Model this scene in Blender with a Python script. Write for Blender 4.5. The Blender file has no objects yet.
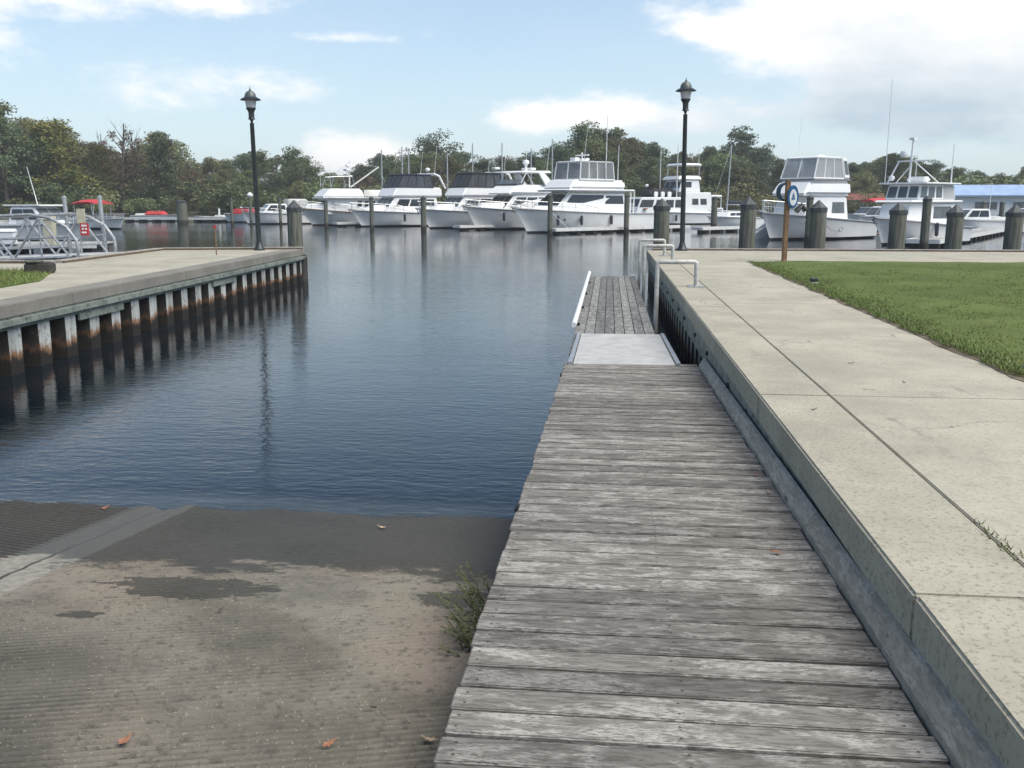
import bpy, bmesh, math, random
import numpy as np
from mathutils import Vector, Matrix
random.seed(7); rng = np.random.default_rng(7)
R = math.radians
sc = bpy.context.scene; COL = sc.collection
# ------------------------------------------------------------------ camera, sky, sun, exposure
HAZE = .00062       # thin haze volume, added to lift the far trees and whiten the boats
QZ = 0.0            # top of the concrete quay
WZ = -1.02          # water level
cd = bpy.data.cameras.new('camera'); cam = bpy.data.objects.new('camera', cd); COL.objects.link(cam)
cam.location = (0, 0, 1.4); cam.rotation_euler = (R(90 - 10.9), 0, R(5.85))
cd.sensor_width = 36; cd.lens = 940 / 1024 * 36; cd.clip_start = .05; cd.clip_end = 9000
sc.camera = cam
SUN_EL, SUN_AZ = R(58), R(112)        # azimuth clockwise from +Y
world = bpy.data.worlds.new("World"); sc.world = world; world.use_nodes = True
nt = world.node_tree; N = nt.nodes; LK = nt.links
for n in list(N): N.remove(n)
def wmath(op, a, b=None, c=None):
    n = N.new('ShaderNodeMath'); n.operation = op
    for i, v in enumerate((a, b, c)):
        if v is None: continue
        if isinstance(v, (int, float)): n.inputs[i].default_value = v
        else: LK.new(v, n.inputs[i])
    return n.outputs[0]
wo = N.new('ShaderNodeOutputWorld'); bg = N.new('ShaderNodeBackground'); sky = N.new('ShaderNodeTexSky')
sky.sky_type = 'NISHITA'; sky.sun_disc = False; sky.sun_elevation = SUN_EL; sky.sun_rotation = SUN_AZ
sky.air_density = 1.0; sky.dust_density = .6; sky.ozone_density = 1.6
tcw = N.new('ShaderNodeTexCoord'); sep = N.new('ShaderNodeSeparateXYZ'); LK.new(tcw.outputs['Generated'], sep.inputs[0])
az = wmath('ARCTAN2', sep.outputs[0], sep.outputs[1]); el = wmath('ARCSINE', sep.outputs[2])
cmb = N.new('ShaderNodeCombineXYZ'); LK.new(az, cmb.inputs[0]); LK.new(wmath('MULTIPLY', el, 2.2), cmb.inputs[1])
def wnoise(scale, detail=6, rough=.6, off=0):
    n = N.new('ShaderNodeTexNoise'); n.inputs['Scale'].default_value = scale; n.inputs['Detail'].default_value = detail
    n.inputs['Roughness'].default_value = rough
    if off:
        ad = N.new('ShaderNodeVectorMath'); ad.operation = 'ADD'; ad.inputs[1].default_value = (off, off * .7, 0)
        LK.new(cmb.outputs[0], ad.inputs[0]); LK.new(ad.outputs[0], n.inputs['Vector'])
    else: LK.new(cmb.outputs[0], n.inputs['Vector'])
    return n.outputs['Fac']
nz1 = wnoise(7.0, 8, .62); nz2 = wnoise(3.0, 6, .6, 4.2); nz3 = wmath('ADD', wmath('MULTIPLY', wmath('SUBTRACT', wnoise(5.0, 7, .6, 9.1), .5), 2.2), wmath('MULTIPLY', wmath('SUBTRACT', el, .065), 6.5))
nz3 = wmath('ADD', nz3, wmath('MULTIPLY', wmath('MAXIMUM', wmath('SUBTRACT', .22, az), 0.), 5.))
def blob(a0, e0, sa, se, amp=1.0):
    dx = wmath('DIVIDE', wmath('SUBTRACT', az, a0), sa); dy = wmath('DIVIDE', wmath('SUBTRACT', el, e0), se)
    q = wmath('ADD', wmath('MULTIPLY', dx, dx), wmath('MULTIPLY', dy, dy))
    return wmath('MULTIPLY', wmath('POWER', 2.718, wmath('MULTIPLY', q, -1.0)), amp)
CLOUDS = [(.25, .185, .17, .075, 1.0), (.40, .12, .16, .06, .95), (.30, .09, .10, .03, .5), (.10, .165, .04, .012, .6), (-.06, .088, .10, .022, .8),
          (-.40, .19, .12, .022, .62), (-.56, .185, .08, .035, .6), (-.27, .05, .07, .022, .9), (-.50, .115, .20, .03, .42),
          (.02, .215, .07, .012, .45), (-.27, .16, .06, .008, .5), (.12, .085, .10, .02, .45)]
tot = None
for c in CLOUDS:
    b = blob(*c); tot = b if tot is None else wmath('ADD', tot, b)
high = N.new('ShaderNodeMapRange'); high.inputs['From Min'].default_value = .27; high.inputs['From Max'].default_value = .6
high.inputs['To Max'].default_value = .12; LK.new(el, high.inputs['Value'])
tot = wmath('ADD', tot, high.outputs[0])
dens = wmath('ADD', tot, wmath('MULTIPLY', wmath('SUBTRACT', nz1, .5), 1.9))
mr = N.new('ShaderNodeMapRange'); mr.interpolation_type = 'SMOOTHSTEP'
mr.inputs['From Min'].default_value = .24; mr.inputs['From Max'].default_value = .72; LK.new(dens, mr.inputs['Value'])
def wmix(fac, a, b):
    m = N.new('ShaderNodeMix'); m.data_type = 'RGBA'
    for s, v in ((m.inputs[0], fac), (m.inputs[6], a), (m.inputs[7], b)):
        if isinstance(v, (int, float)): s.default_value = v
        elif isinstance(v, tuple): s.default_value = v
        else: LK.new(v, s)
    return m.outputs[2]
# thin veil of cirrus: whitens the blue, most towards the horizon
veil = N.new('ShaderNodeMapRange'); veil.inputs['From Min'].default_value = .0; veil.inputs['From Max'].default_value = .34
veil.inputs['To Min'].default_value = .78; veil.inputs['To Max'].default_value = .05; LK.new(el, veil.inputs['Value'])
veilf = wmath('ADD', veil.outputs[0], wmath('MULTIPLY', wmath('SUBTRACT', nz2, .5), .30)); 
cl = N.new('ShaderNodeClamp'); LK.new(veilf, cl.inputs[0]); cl.inputs[2].default_value = .9
gain = N.new('ShaderNodeVectorMath'); gain.operation = 'MULTIPLY'; gain.inputs[1].default_value = (1.12, 1.30, 1.36); LK.new(sky.outputs[0], gain.inputs[0])
dim = N.new('ShaderNodeMapRange'); dim.inputs['From Min'].default_value = .20; dim.inputs['From Max'].default_value = .5; dim.inputs['To Min'].default_value = 1.; dim.inputs['To Max'].default_value = .60; LK.new(el, dim.inputs['Value'])
bl = wmix(dim.outputs[0], (.78, 1.05, 1.30, 1), (1, 1, 1, 1)); gm = N.new('ShaderNodeVectorMath'); gm.operation = 'MULTIPLY'; LK.new(gain.outputs[0], gm.inputs[0]); LK.new(bl, gm.inputs[1])
gsc = N.new('ShaderNodeVectorMath'); gsc.operation = 'SCALE'; LK.new(gm.outputs[0], gsc.inputs[0]); LK.new(dim.outputs[0], gsc.inputs['Scale'])
skyc = wmix(cl.outputs[0], gsc.outputs[0], (6.5, 7.35, 7.9, 1))
def wclamp(v):
    c = N.new('ShaderNodeClamp'); LK.new(v, c.inputs[0]); return c.outputs[0]
cloudcol = wmix(wclamp(nz3), (4.7, 5.7, 6.5, 1), (9.4, 9.3, 9.3, 1))
LK.new(wmix(mr.outputs[0], skyc, cloudcol), bg.inputs['Color']); bg.inputs['Strength'].default_value = .079
LK.new(bg.outputs[0], wo.inputs[0])
sd = bpy.data.lights.new('sun', 'SUN'); sun = bpy.data.objects.new('sun', sd); COL.objects.link(sun)
sd.energy = 3.1; sd.angle = R(55); sd.color = (1, .935, .83)
sv = Vector((math.sin(SUN_AZ) * math.cos(SUN_EL), math.cos(SUN_AZ) * math.cos(SUN_EL), math.sin(SUN_EL)))
sun.rotation_euler = sv.to_track_quat('Z', 'Y').to_euler(); sun.location = (20, -20, 40)
sc.view_settings.view_transform = 'Standard'; sc.view_settings.look = 'None'; sc.view_settings.gamma = 1
sc.view_settings.exposure = 0.67; sc.view_settings.use_curve_mapping = False

# ------------------------------------------------------------------ mesh builder
class MB:
    def __init__(s): s.v = []; s.f = []
    def add(s, vs, fs):
        n = len(s.v); s.v += [tuple(p) for p in vs]; s.f += [tuple(i + n for i in f) for f in fs]; return s
    def hexa(s, b, t):      # b,t: four corners each, counter-clockwise from above
        return s.add(list(b) + list(t), [(3, 2, 1, 0), (4, 5, 6, 7), (0, 1, 5, 4), (1, 2, 6, 5), (2, 3, 7, 6), (3, 0, 4, 7)])
    def box(s, x0, x1, y0, y1, z0, z1):
        return s.hexa([(x0, y0, z0), (x1, y0, z0), (x1, y1, z0), (x0, y1, z0)], [(x0, y0, z1), (x1, y0, z1), (x1, y1, z1), (x0, y1, z1)])
    def tube(s, pts, r, n=8, r1=None):
        pts = [Vector(p) for p in pts]; m = len(pts); base = len(s.v); ref = None
        for i, p in enumerate(pts):
            d = (pts[min(i + 1, m - 1)] - pts[max(i - 1, 0)]).normalized()
            if ref is None or abs(ref.dot(d)) > .95: ref = Vector((0, 0, 1)) if abs(d.z) < .9 else Vector((1, 0, 0))
            u = d.cross(ref).normalized(); w = u.cross(d).normalized(); ref = w
            rr = r if r1 is None else r + (r1 - r) * i / (m - 1)
            for k in range(n):
                a = 2 * math.pi * k / n; s.v.append(tuple(p + (u * math.cos(a) + w * math.sin(a)) * rr))
        for i in range(m - 1):
            for k in range(n):
                a = base + i * n + k; b = base + i * n + (k + 1) % n; s.f.append((a, b, b + n, a + n))
        s.f.append(tuple(base + k for k in range(n))[::-1]); s.f.append(tuple(base + (m - 1) * n + k for k in range(n)))
        return s
    def lathe(s, prof, c=(0, 0, 0), n=16, ax=None):
        base = len(s.v); m = len(prof)
        for r, z in prof:
            for k in range(n):
                a = 2 * math.pi * (k + .5) / n; s.v.append((c[0] + r * math.cos(a), c[1] + r * math.sin(a), c[2] + z))
        for i in range(m - 1):
            for k in range(n):
                a = base + i * n + k; b = base + i * n + (k + 1) % n; s.f.append((a, b, b + n, a + n))
        s.f.append(tuple(base + k for k in range(n))[::-1]); s.f.append(tuple(base + (m - 1) * n + k for k in range(n)))
        return s
    def prism(s, poly, z0, z1):
        n = len(poly); a = [(x, y, z0) for x, y in poly]; b = [(x, y, z1) for x, y in poly]
        return s.add(a + b, [tuple(range(n))[::-1], tuple(range(n, 2 * n))] + [(i, (i + 1) % n, n + (i + 1) % n, n + i) for i in range(n)])
    def loft(s, rings, closed=True, caps=True):
        base = len(s.v); m = len(rings); n = len(rings[0])
        for r in rings: s.v += [tuple(p) for p in r]
        for i in range(m - 1):
            for k in range(n if closed else n - 1):
                a = base + i * n + k; b = base + i * n + (k + 1) % n; s.f.append((a, b, b + n, a + n))
        if caps and closed: s.f.append(tuple(base + k for k in range(n))[::-1]); s.f.append(tuple(base + (m - 1) * n + k for k in range(n)))
        return s
    def panel(s, q, u0, u1, v0, v1, t=.03):   # thin slab standing proud of a quad bl,br,tr,tl
        bl, br, tr, tl = [Vector(p) for p in q]; nrm = (br - bl).cross(tl - bl).normalized()
        P = lambda u, v: (bl * (1 - u) + br * u) * (1 - v) + (tl * (1 - u) + tr * u) * v
        c = [P(u0, v0), P(u1, v0), P(u1, v1), P(u0, v1)]
        return s.hexa([p - nrm * .01 for p in c], [p + nrm * t for p in c])
    def build(s, name, mat, parent=None, smooth=False, bevel=0, loc=None):
        me = bpy.data.meshes.new(name); me.from_pydata(s.v, [], s.f)
        bm = bmesh.new(); bm.from_mesh(me); bmesh.ops.recalc_face_normals(bm, faces=bm.faces)
        if bevel:
            es = [e for e in bm.edges if len(e.link_faces) == 2 and e.calc_face_angle(0) > .5]
            bmesh.ops.bevel(bm, geom=es, offset=bevel, segments=3, affect='EDGES', clamp_overlap=True)
        bm.to_mesh(me); bm.free()
        if smooth:
            for p in me.polygons: p.use_smooth = True
            me.set_sharp_from_angle(angle=R(38))
        me.materials.append(mat); o = bpy.data.objects.new(name, me); COL.objects.link(o)
        if parent: o.parent = parent
        if loc: o.location = loc
        return o
def tag(o, label=None, cat=None, group=None, kind=None):
    if label: o['label'] = label
    if cat: o['category'] = cat
    if group: o['group'] = group
    if kind: o['kind'] = kind
    return o
def empty(name, loc=(0, 0, 0), rz=0, label=None, cat=None, group=None):
    o = bpy.data.objects.new(name, None); COL.objects.link(o); o.location = loc; o.rotation_euler = (0, 0, rz); o.empty_display_size = .2
    return tag(o, label, cat, group)
def struct(o): o['kind'] = 'structure'; return o
def copy_tree(o, parent=None):
    c = o.copy(); COL.objects.link(c)
    if parent: c.parent = parent
    for ch in list(o.children): copy_tree(ch, c)
    return c
def copy_thing(o, loc, rz=None, label=None, group=None, scale=None):
    c = copy_tree(o); c.location = loc
    if rz is not None: c.rotation_euler = (0, 0, rz)
    if label: c['label'] = label
    if group: c['group'] = group
    if scale: c.scale = scale
    return c

# ------------------------------------------------------------------ materials
class NT:
    def __init__(s, name):
        s.m = bpy.data.materials.new(name); s.m.use_nodes = True; s.t = s.m.node_tree; s.n = s.t.nodes
        s.b = s.n['Principled BSDF']; s.tc = s.n.new('ShaderNodeTexCoord')
    def link(s, a, b): s.t.links.new(a, b)
    def setv(s, sock, v):
        if isinstance(v, (int, float)): sock.default_value = v
        elif isinstance(v, tuple): sock.default_value = v if len(v) == 4 or sock.type == 'VECTOR' else (*v, 1)
        else: s.link(v, sock)
    def co(s, kind='Object', sc=(1, 1, 1), rot=(0, 0, 0)):
        mp = s.n.new('ShaderNodeMapping'); mp.inputs['Scale'].default_value = sc; mp.inputs['Rotation'].default_value = rot
        s.link(s.tc.outputs[kind], mp.inputs[0]); return mp.outputs[0]
    def noise(s, vec, scale, detail=5, rough=.6, dist=0):
        n = s.n.new('ShaderNodeTexNoise'); s.link(vec, n.inputs['Vector']); n.inputs['Scale'].default_value = scale
        n.inputs['Detail'].default_value = detail; n.inputs['Roughness'].default_value = rough; n.inputs['Distortion'].default_value = dist
        return n.outputs['Fac']
    def ramp(s, f, a, b, lo=0., hi=1.):
        n = s.n.new('ShaderNodeMapRange'); n.interpolation_type = 'SMOOTHSTEP'; s.link(f, n.inputs['Value'])
        n.inputs['From Min'].default_value = a; n.inputs['From Max'].default_value = b; n.inputs['To Min'].default_value = lo; n.inputs['To Max'].default_value = hi
        return n.outputs[0]
    def mix(s, f, a, b):
        n = s.n.new('ShaderNodeMix'); n.data_type = 'RGBA'; s.setv(n.inputs[0], f); s.setv(n.inputs[6], a); s.setv(n.inputs[7], b); return n.outputs[2]
    def math(s, op, a, b=0.):
        n = s.n.new('ShaderNodeMath'); n.operation = op; s.setv(n.inputs[0], a); s.setv(n.inputs[1], b); return n.outputs[0]
    def xyz(s, vec):
        n = s.n.new('ShaderNodeSeparateXYZ'); s.link(vec, n.inputs[0]); return n.outputs
    def geo(s, out): return s.n.new('ShaderNodeNewGeometry').outputs[out]
    def objrand(s): return s.n.new('ShaderNodeObjectInfo').outputs['Random']
    def bump(s, h, strength=.3, dist=.01, prev=None):
        n = s.n.new('ShaderNodeBump'); n.inputs['Strength'].default_value = strength; n.inputs['Distance'].default_value = dist
        s.link(h, n.inputs['Height'])
        if prev is not None: s.link(prev, n.inputs['Normal'])
        s.link(n.outputs[0], s.b.inputs['Normal']); return n.outputs[0]
    def done(s, col=None, rough=.7, metal=0., spec=None):
        if col is not None: s.setv(s.b.inputs['Base Color'], col)
        s.setv(s.b.inputs['Roughness'], rough); s.setv(s.b.inputs['Metallic'], metal)
        if spec is not None: s.b.inputs['Specular IOR Level'].default_value = spec
        return s.m
def simple(name, c, rough=.5, var=.12, scale=6, metal=0., dirt=None, bump=0.):
    t = NT(name); v = t.co(); n = t.noise(v, scale, 6)
    lo = tuple(x * (1 - var) for x in c); hi = tuple(min(1, x * (1 + var)) for x in c)
    col = t.mix(t.ramp(n, .3, .7), lo, hi)
    if dirt: col = t.mix(t.ramp(t.noise(v, scale * .45, 8, .7), .56, .75, 0, .55), col, dirt)
    if bump: t.bump(t.noise(v, scale * 8, 5), .4, bump)
    return t.done(col, t.ramp(n, .2, .8, max(.03, rough - .08), min(1, rough + .08)), metal)
M = {}
# concrete -----------------------------------------------------------
def concrete(name, c, speck, joints=None, edge=None):
    t = NT(name); v = t.co(); big = t.noise(v, .9, 6, .65); mid = t.noise(v, 6, 7, .7); fine = t.noise(v, 95, 3, .7); gr = t.noise(v, 38, 5, .75)
    col = t.mix(t.ramp(big, .3, .7), tuple(x * .80 for x in c), tuple(x * 1.12 for x in c))
    col = t.mix(t.ramp(mid, .5, .72, 0, .5), col, tuple(x * .72 for x in c))
    col = t.mix(t.ramp(gr, .53, .60, 0, speck), col, tuple(x * .48 for x in c))
    col = t.mix(t.ramp(fine, .62, .72, 0, .7), col, tuple(min(1, x * 1.35) for x in c))
    st = t.noise(t.co(sc=(1, .45, 1)), 1.7, 7, .72)
    col = t.mix(t.ramp(st, .58, .70, 0, .6), col, (.17, .16, .145))
    pit = t.noise(v, 16, 6, .8); col = t.mix(t.ramp(pit, .60, .68, 0, .45), col, tuple(x * .52 for x in c))
    vo = t.n.new('ShaderNodeTexVoronoi'); vo.feature = 'DISTANCE_TO_EDGE'; vo.inputs['Scale'].default_value = .42; wv = t.n.new('ShaderNodeVectorMath'); wv.operation = 'ADD'
    wn_ = t.n.new('ShaderNodeTexNoise'); wn_.inputs['Scale'].default_value = 2.2; wn_.inputs['Detail'].default_value = 6; t.link(v, wn_.inputs['Vector']); sc_ = t.n.new('ShaderNodeVectorMath'); sc_.operation = 'SCALE'; sc_.inputs['Scale'].default_value = .7; t.link(wn_.outputs['Color'], sc_.inputs[0])
    t.link(v, wv.inputs[0]); t.link(sc_.outputs[0], wv.inputs[1]); t.link(wv.outputs[0], vo.inputs['Vector'])
    col = t.mix(t.math('MULTIPLY', t.ramp(vo.outputs['Distance'], .0015, .005, .7, 0), t.ramp(big, .50, .58)), col, (.10, .095, .085))
    b = t.bump(t.math('ADD', gr, t.math('MULTIPLY', fine, .6)), .5, .004)
    return t.done(col, .88, spec=.3)
M['path'] = concrete('path_concrete', (.41, .382, .305), .5)
M['cap'] = concrete('cap_concrete', (.40, .372, .295), .7)
M['capface'] = concrete('cap_face_concrete', (.235, .222, .195), .5)
# weathered planks ---------------------------------------------------
def planks(name, along='X', dark=(.115, .104, .090), mid=(.205, .190, .168), lite=(.37, .35, .315), worn=.5):
    t = NT(name); isl = t.geo('Random Per Island'); s1 = (5, 26, 26) if along == 'X' else (26, 5, 26); s2 = (2.6, 8, 8) if along == 'X' else (8, 2.6, 8)
    off = t.n.new('ShaderNodeCombineXYZ'); t.link(t.math('MULTIPLY', isl, 37.0), off.inputs[0]); t.link(t.math('MULTIPLY', isl, 91.0), off.inputs[1])
    def vec(s):
        a = t.n.new('ShaderNodeVectorMath'); a.operation = 'ADD'; t.link(t.co(sc=s), a.inputs[0]); t.link(off.outputs[0], a.inputs[1]); return a.outputs[0]
    grain = t.noise(vec(s1), 1.8, 8, .72, .6); blot = t.noise(vec(s2), 1.6, 7, .7, .4); fib = t.noise(vec(tuple(x * 3.4 for x in s1)), 1.6, 4, .7)
    col = t.mix(t.ramp(grain, .40, .58), dark, mid)
    col = t.mix(t.math('MULTIPLY', t.ramp(blot, .47, .58), t.ramp(fib, .42, .54, 0, .9)), col, lite)
    col = t.mix(t.ramp(t.noise(vec(s2), 5.5, 4, .6), .64, .73, 0, .65), col, (.055, .048, .042))
    # knots
    vo = t.n.new('ShaderNodeTexVoronoi'); t.link(vec((1.1, 4.5, 4.5) if along == 'X' else (4.5, 1.1, 4.5)), vo.inputs['Vector']); vo.inputs['Scale'].default_value = 1.1
    col = t.mix(t.ramp(vo.outputs['Distance'], .03, .10, .8, 0), col, (.07, .06, .052))
    if along == 'X':      # rusty nail heads over the joists
        x_, y_, z_ = t.xyz(t.co()); fy = t.math('FRACT', t.math('DIVIDE', t.math('ADD', y_, 6.6), .16)); dy_ = t.math('MULTIPLY', t.math('MINIMUM', t.math('ABSOLUTE', t.math('SUBTRACT', fy, .24)), t.math('ABSOLUTE', t.math('SUBTRACT', fy, .68))), .16)
        dx_ = None
        for x0 in (-.735, -.01, .715):
            q = t.math('ABSOLUTE', t.math('SUBTRACT', t.math('ADD', x_, t.math('MULTIPLY', t.math('SUBTRACT', isl, .5), .03)), x0)); dx_ = q if dx_ is None else t.math('MINIMUM', dx_, q)
        rr_ = t.math('SQRT', t.math('ADD', t.math('MULTIPLY', dx_, dx_), t.math('MULTIPLY', dy_, dy_))); col = t.mix(t.ramp(rr_, .0045, .007, .85, 0), col, (.045, .030, .022))
    hs = t.n.new('ShaderNodeHueSaturation'); t.link(col, hs.inputs['Color']); t.link(t.ramp(isl, 0, 1, .74, 1.22), hs.inputs['Value']); hs.inputs['Saturation'].default_value = .9
    t.bump(t.math('ADD', grain, fib), .7, .004)
    return t.done(hs.outputs[0], .85, spec=.25)
M['deck'] = planks('weathered_deck_boards', 'X')
M['float_deck'] = planks('floating_dock_boards', 'Y', (.11, .108, .10), (.205, .205, .195), (.36, .36, .345))
M['timber'] = planks('grey_timber_rail', 'Y', (.255, .225, .178), (.35, .312, .25), (.45, .405, .335))
M['dark_timber'] = simple('dark_wet_timber', (.045, .04, .034), .7, .4, 5)
M['curb'] = planks('curb_timber', 'X', (.20, .18, .15), (.36, .33, .28), (.50, .47, .42))
M['brown'] = simple('brown_stained_timber', (.20, .115, .055), .7, .3, 9, bump=.003)
M['strip'] = simple('brown_timber_strip', (.12, .085, .055), .8, .3, 9)
def piling_mat():
    t = NT('piling_timber'); v = t.co(sc=(16, 16, .8)); n = t.noise(v, 1, 7, .7); z = t.xyz(t.co())[2]
    col = t.mix(t.ramp(n, .33, .66), (.055, .056, .042), (.19, .19, .155))
    col = t.mix(t.ramp(t.noise(t.co(), 2.2, 5), .5, .7, 0, .6), col, (.115, .135, .085))
    wp = t.geo('Position'); wz = t.math('ADD', t.xyz(wp)[2], t.math('MULTIPLY', t.math('SUBTRACT', n, .5), .25))
    col = t.mix(t.ramp(wz, -.75, -.45, .9, 0), col, (.018, .017, .014))
    t.bump(n, .8, .012); return t.done(col, .8)
M['piling'] = piling_mat()
M['pile_cap'] = simple('piling_cap_plastic', (.055, .06, .062), .55, .2, 5)
M['black_metal'] = simple('black_painted_metal', (.022, .028, .030), .38, .25, 8)
M['lamp_dome'] = simple('lamp_dome_metal', (.10, .115, .105), .3, .2, 8)
M['galv'] = simple('galvanised_pipe', (.42, .43, .44), .42, .2, 14, metal=.55)
M['hoop'] = simple('weathered_galvanised_hoop', (.50, .49, .46), .55, .2, 14, metal=.2)
M['alu'] = simple('aluminium_truss', (.42, .43, .44), .42, .2, 8, metal=.4)
M['alu_deck'] = simple('gangplate_aluminium', (.44, .435, .42), .6, .14, 5, metal=0, dirt=(.25, .24, .23))
def lamp_glass():
    t = NT('lamp_globe_glass'); n = t.noise(t.co(), 9, 3); t.done(t.mix(n, (.50, .48, .50), (.66, .63, .64)), .25)
    t.b.inputs['Transmission Weight'].default_value = .35; t.b.inputs['IOR'].default_value = 1.2; return t.m
M['lamp_glass'] = lamp_glass()
# sheet piling: pale paint above, rust band, black tide zone ----------
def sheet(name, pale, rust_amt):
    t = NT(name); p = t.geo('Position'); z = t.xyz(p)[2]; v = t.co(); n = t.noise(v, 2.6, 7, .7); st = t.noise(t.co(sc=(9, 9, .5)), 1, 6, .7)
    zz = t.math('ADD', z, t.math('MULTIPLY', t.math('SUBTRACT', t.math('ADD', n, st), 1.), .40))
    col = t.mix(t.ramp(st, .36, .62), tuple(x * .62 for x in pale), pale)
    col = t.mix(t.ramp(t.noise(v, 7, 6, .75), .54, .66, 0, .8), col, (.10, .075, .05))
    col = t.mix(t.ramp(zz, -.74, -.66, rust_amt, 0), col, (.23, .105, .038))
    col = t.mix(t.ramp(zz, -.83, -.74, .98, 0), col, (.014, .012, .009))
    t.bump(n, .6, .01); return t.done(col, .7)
M['sheet'] = sheet('sheet_piling_pale', (.52, .53, .50), .9)
M['sheet_shaded'] = sheet('sheet_piling_recess_shade', (.035, .030, .025), .35)  # recesses of the sheet, near black: shade painted in, with some rust
M['sheet_rusty'] = sheet('sheet_piling_rusty', (.36, .35, .28), .95)
def wale():
    t = NT('green_wale_steel'); v = t.co(sc=(1, 1, 1)); n = t.noise(v, 3.2, 7, .72)
    col = t.mix(t.ramp(n, .35, .6), (.12, .14, .122), (.235, .265, .23)); col = t.mix(t.ramp(t.noise(v, 9, 6, .75), .56, .64), col, (.035, .032, .026))
    t.bump(n, .5, .01); return t.done(col, .75)
M['wale'] = wale()
# ramp ---------------------------------------------------------------
def ramp_mat():
    t = NT('boat_ramp_concrete'); p = t.geo('Position'); X, Y, Z = t.xyz(p); v = t.co(); n = t.noise(v, 1.4, 7, .68); fine = t.noise(v, 70, 3, .7); gr = t.noise(v, 20, 6, .75)
    col = t.mix(t.ramp(n, .32, .66), (.115, .107, .088), (.205, .188, .155))
    col = t.mix(t.ramp(t.noise(v, .45, 5, .6), .42, .60, 0, .75), col, (.225, .185, .148))
    col = t.mix(t.ramp(gr, .52, .62, 0, .75), col, (.085, .08, .066))
    col = t.mix(t.math('MULTIPLY', t.ramp(t.math('ADD', X, t.math('MULTIPLY', n, 1.6)), -1.55, -.85, 1, 0), t.ramp(t.math('ADD', Y, t.math('MULTIPLY', gr, 1.2)), 4.2, 5.1, .62, 0)), col, (.080, .076, .066))
    col = t.mix(t.ramp(fine, .60, .70, 0, .55), col, (.42, .38, .28))
    # smooth joint strip between the lanes: another concrete
    sx = t.math('ABSOLUTE', t.math('ADD', X, 3.55)); strip = t.ramp(t.math('ADD', sx, t.math('MULTIPLY', t.math('SUBTRACT', gr, .5), .06)), .215, .26, .9, 0)
    col = t.mix(strip, col, t.mix(t.ramp(gr, .4, .65), (.29, .275, .235), (.19, .18, .155)))
    crack = t.math('ABSOLUTE', t.math('ADD', t.math('ADD', X, 3.52), t.math('MULTIPLY', t.math('SUBTRACT', t.noise(v, 3, 4), .5), .12)))
    col = t.mix(t.math('MULTIPLY', t.ramp(crack, .006, .018, .9, 0), t.ramp(Y, 4.2, 4.7)), col, (.04, .036, .03))
    # wet band above the waterline plus wet patches, the one by the dock partly painted shadow
    wn = t.noise(t.co(sc=(.7, 1.3, 1)), 2.6, 9, .74); edge = t.math('ADD', Y, t.math('MULTIPLY', t.math('SUBTRACT', wn, .5), 1.7))
    wet = t.ramp(edge, 5.22, 5.38)
    wet = t.math('MULTIPLY', wet, .86)
    def patch(cx, cy, sx_, sy_):
        a = t.math('DIVIDE', t.math('SUBTRACT', X, cx), sx_); b = t.math('DIVIDE', t.math('SUBTRACT', Y, cy), sy_)
        q = t.math('ADD', t.math('ADD', t.math('MULTIPLY', a, a), t.math('MULTIPLY', b, b)), t.math('MULTIPLY', t.math('SUBTRACT', t.noise(t.co(sc=(.8, 1.7, 1)), 4.5, 8, .72), .5), 5.5)); return t.ramp(q, .82, 1.0, .82, 0)
    for a in ((-2.35, 4.88, .52, .2), (-2.72, 4.32, .13, .06), (-.78, 4.85, .22, .18)): wet = t.math('MAXIMUM', wet, patch(*a))
    wetcol = t.mix(t.ramp(gr, .35, .7), (.026, .026, .022), (.052, .050, .042))
    wetcol = t.mix(strip, wetcol, (.070, .070, .064)); wetcol = t.mix(t.ramp(fine, .64, .72, 0, .6), wetcol, (.2, .18, .13))
    col = t.mix(wet, col, wetcol)
    t.bump(t.math('ADD', gr, fine), .55, .006)
    return t.done(col, t.math('SUBTRACT', .9, t.math('MULTIPLY', wet, .34)), spec=.3)
M['ramp'] = ramp_mat()
# water --------------------------------------------------------------
def water():
    t = NT('harbour_water'); v1 = t.co(sc=(.55, 1.25, 1), rot=(0, 0, R(-8))); a = t.noise(v1, 8.0, 4, .55, .3); b = t.noise(v1, 1.1, 3, .5, .2); c = t.noise(t.co(sc=(.5, 1, 1), rot=(0, 0, R(20))), 13, 2, .5)
    calm = t.ramp(t.noise(t.co(sc=(.35, 1, 1)), .06, 3, .5), .35, .65, .5, 1.0)
    h = t.math('ADD', t.math('ADD', t.math('MULTIPLY', a, .48), t.math('MULTIPLY', b, .60)), t.math('MULTIPLY', c, .16))
    h = t.math('MULTIPLY', t.math('MULTIPLY', h, calm), t.ramp(t.xyz(t.co())[1], 26, 60, 1., .45))
    t.bump(h, 1.0, .017)
    sh = t.ramp(t.math('ADD', t.xyz(t.co())[1], t.math('MULTIPLY', t.math('SUBTRACT', b, .5), .5)), 6.9, 7.75, .97, 0); t.link(sh, t.b.inputs['Transmission Weight'])     # shallow water over the ramp lets the bottom show
    t.done(t.mix(t.math('POWER', sh, 4.0), t.mix(b, (.004, .008, .013), (.006, .011, .016)), (.42, .47, .46)), .035); t.b.inputs['IOR'].default_value = 1.333
    return t.m
M['water'] = water()
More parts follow.
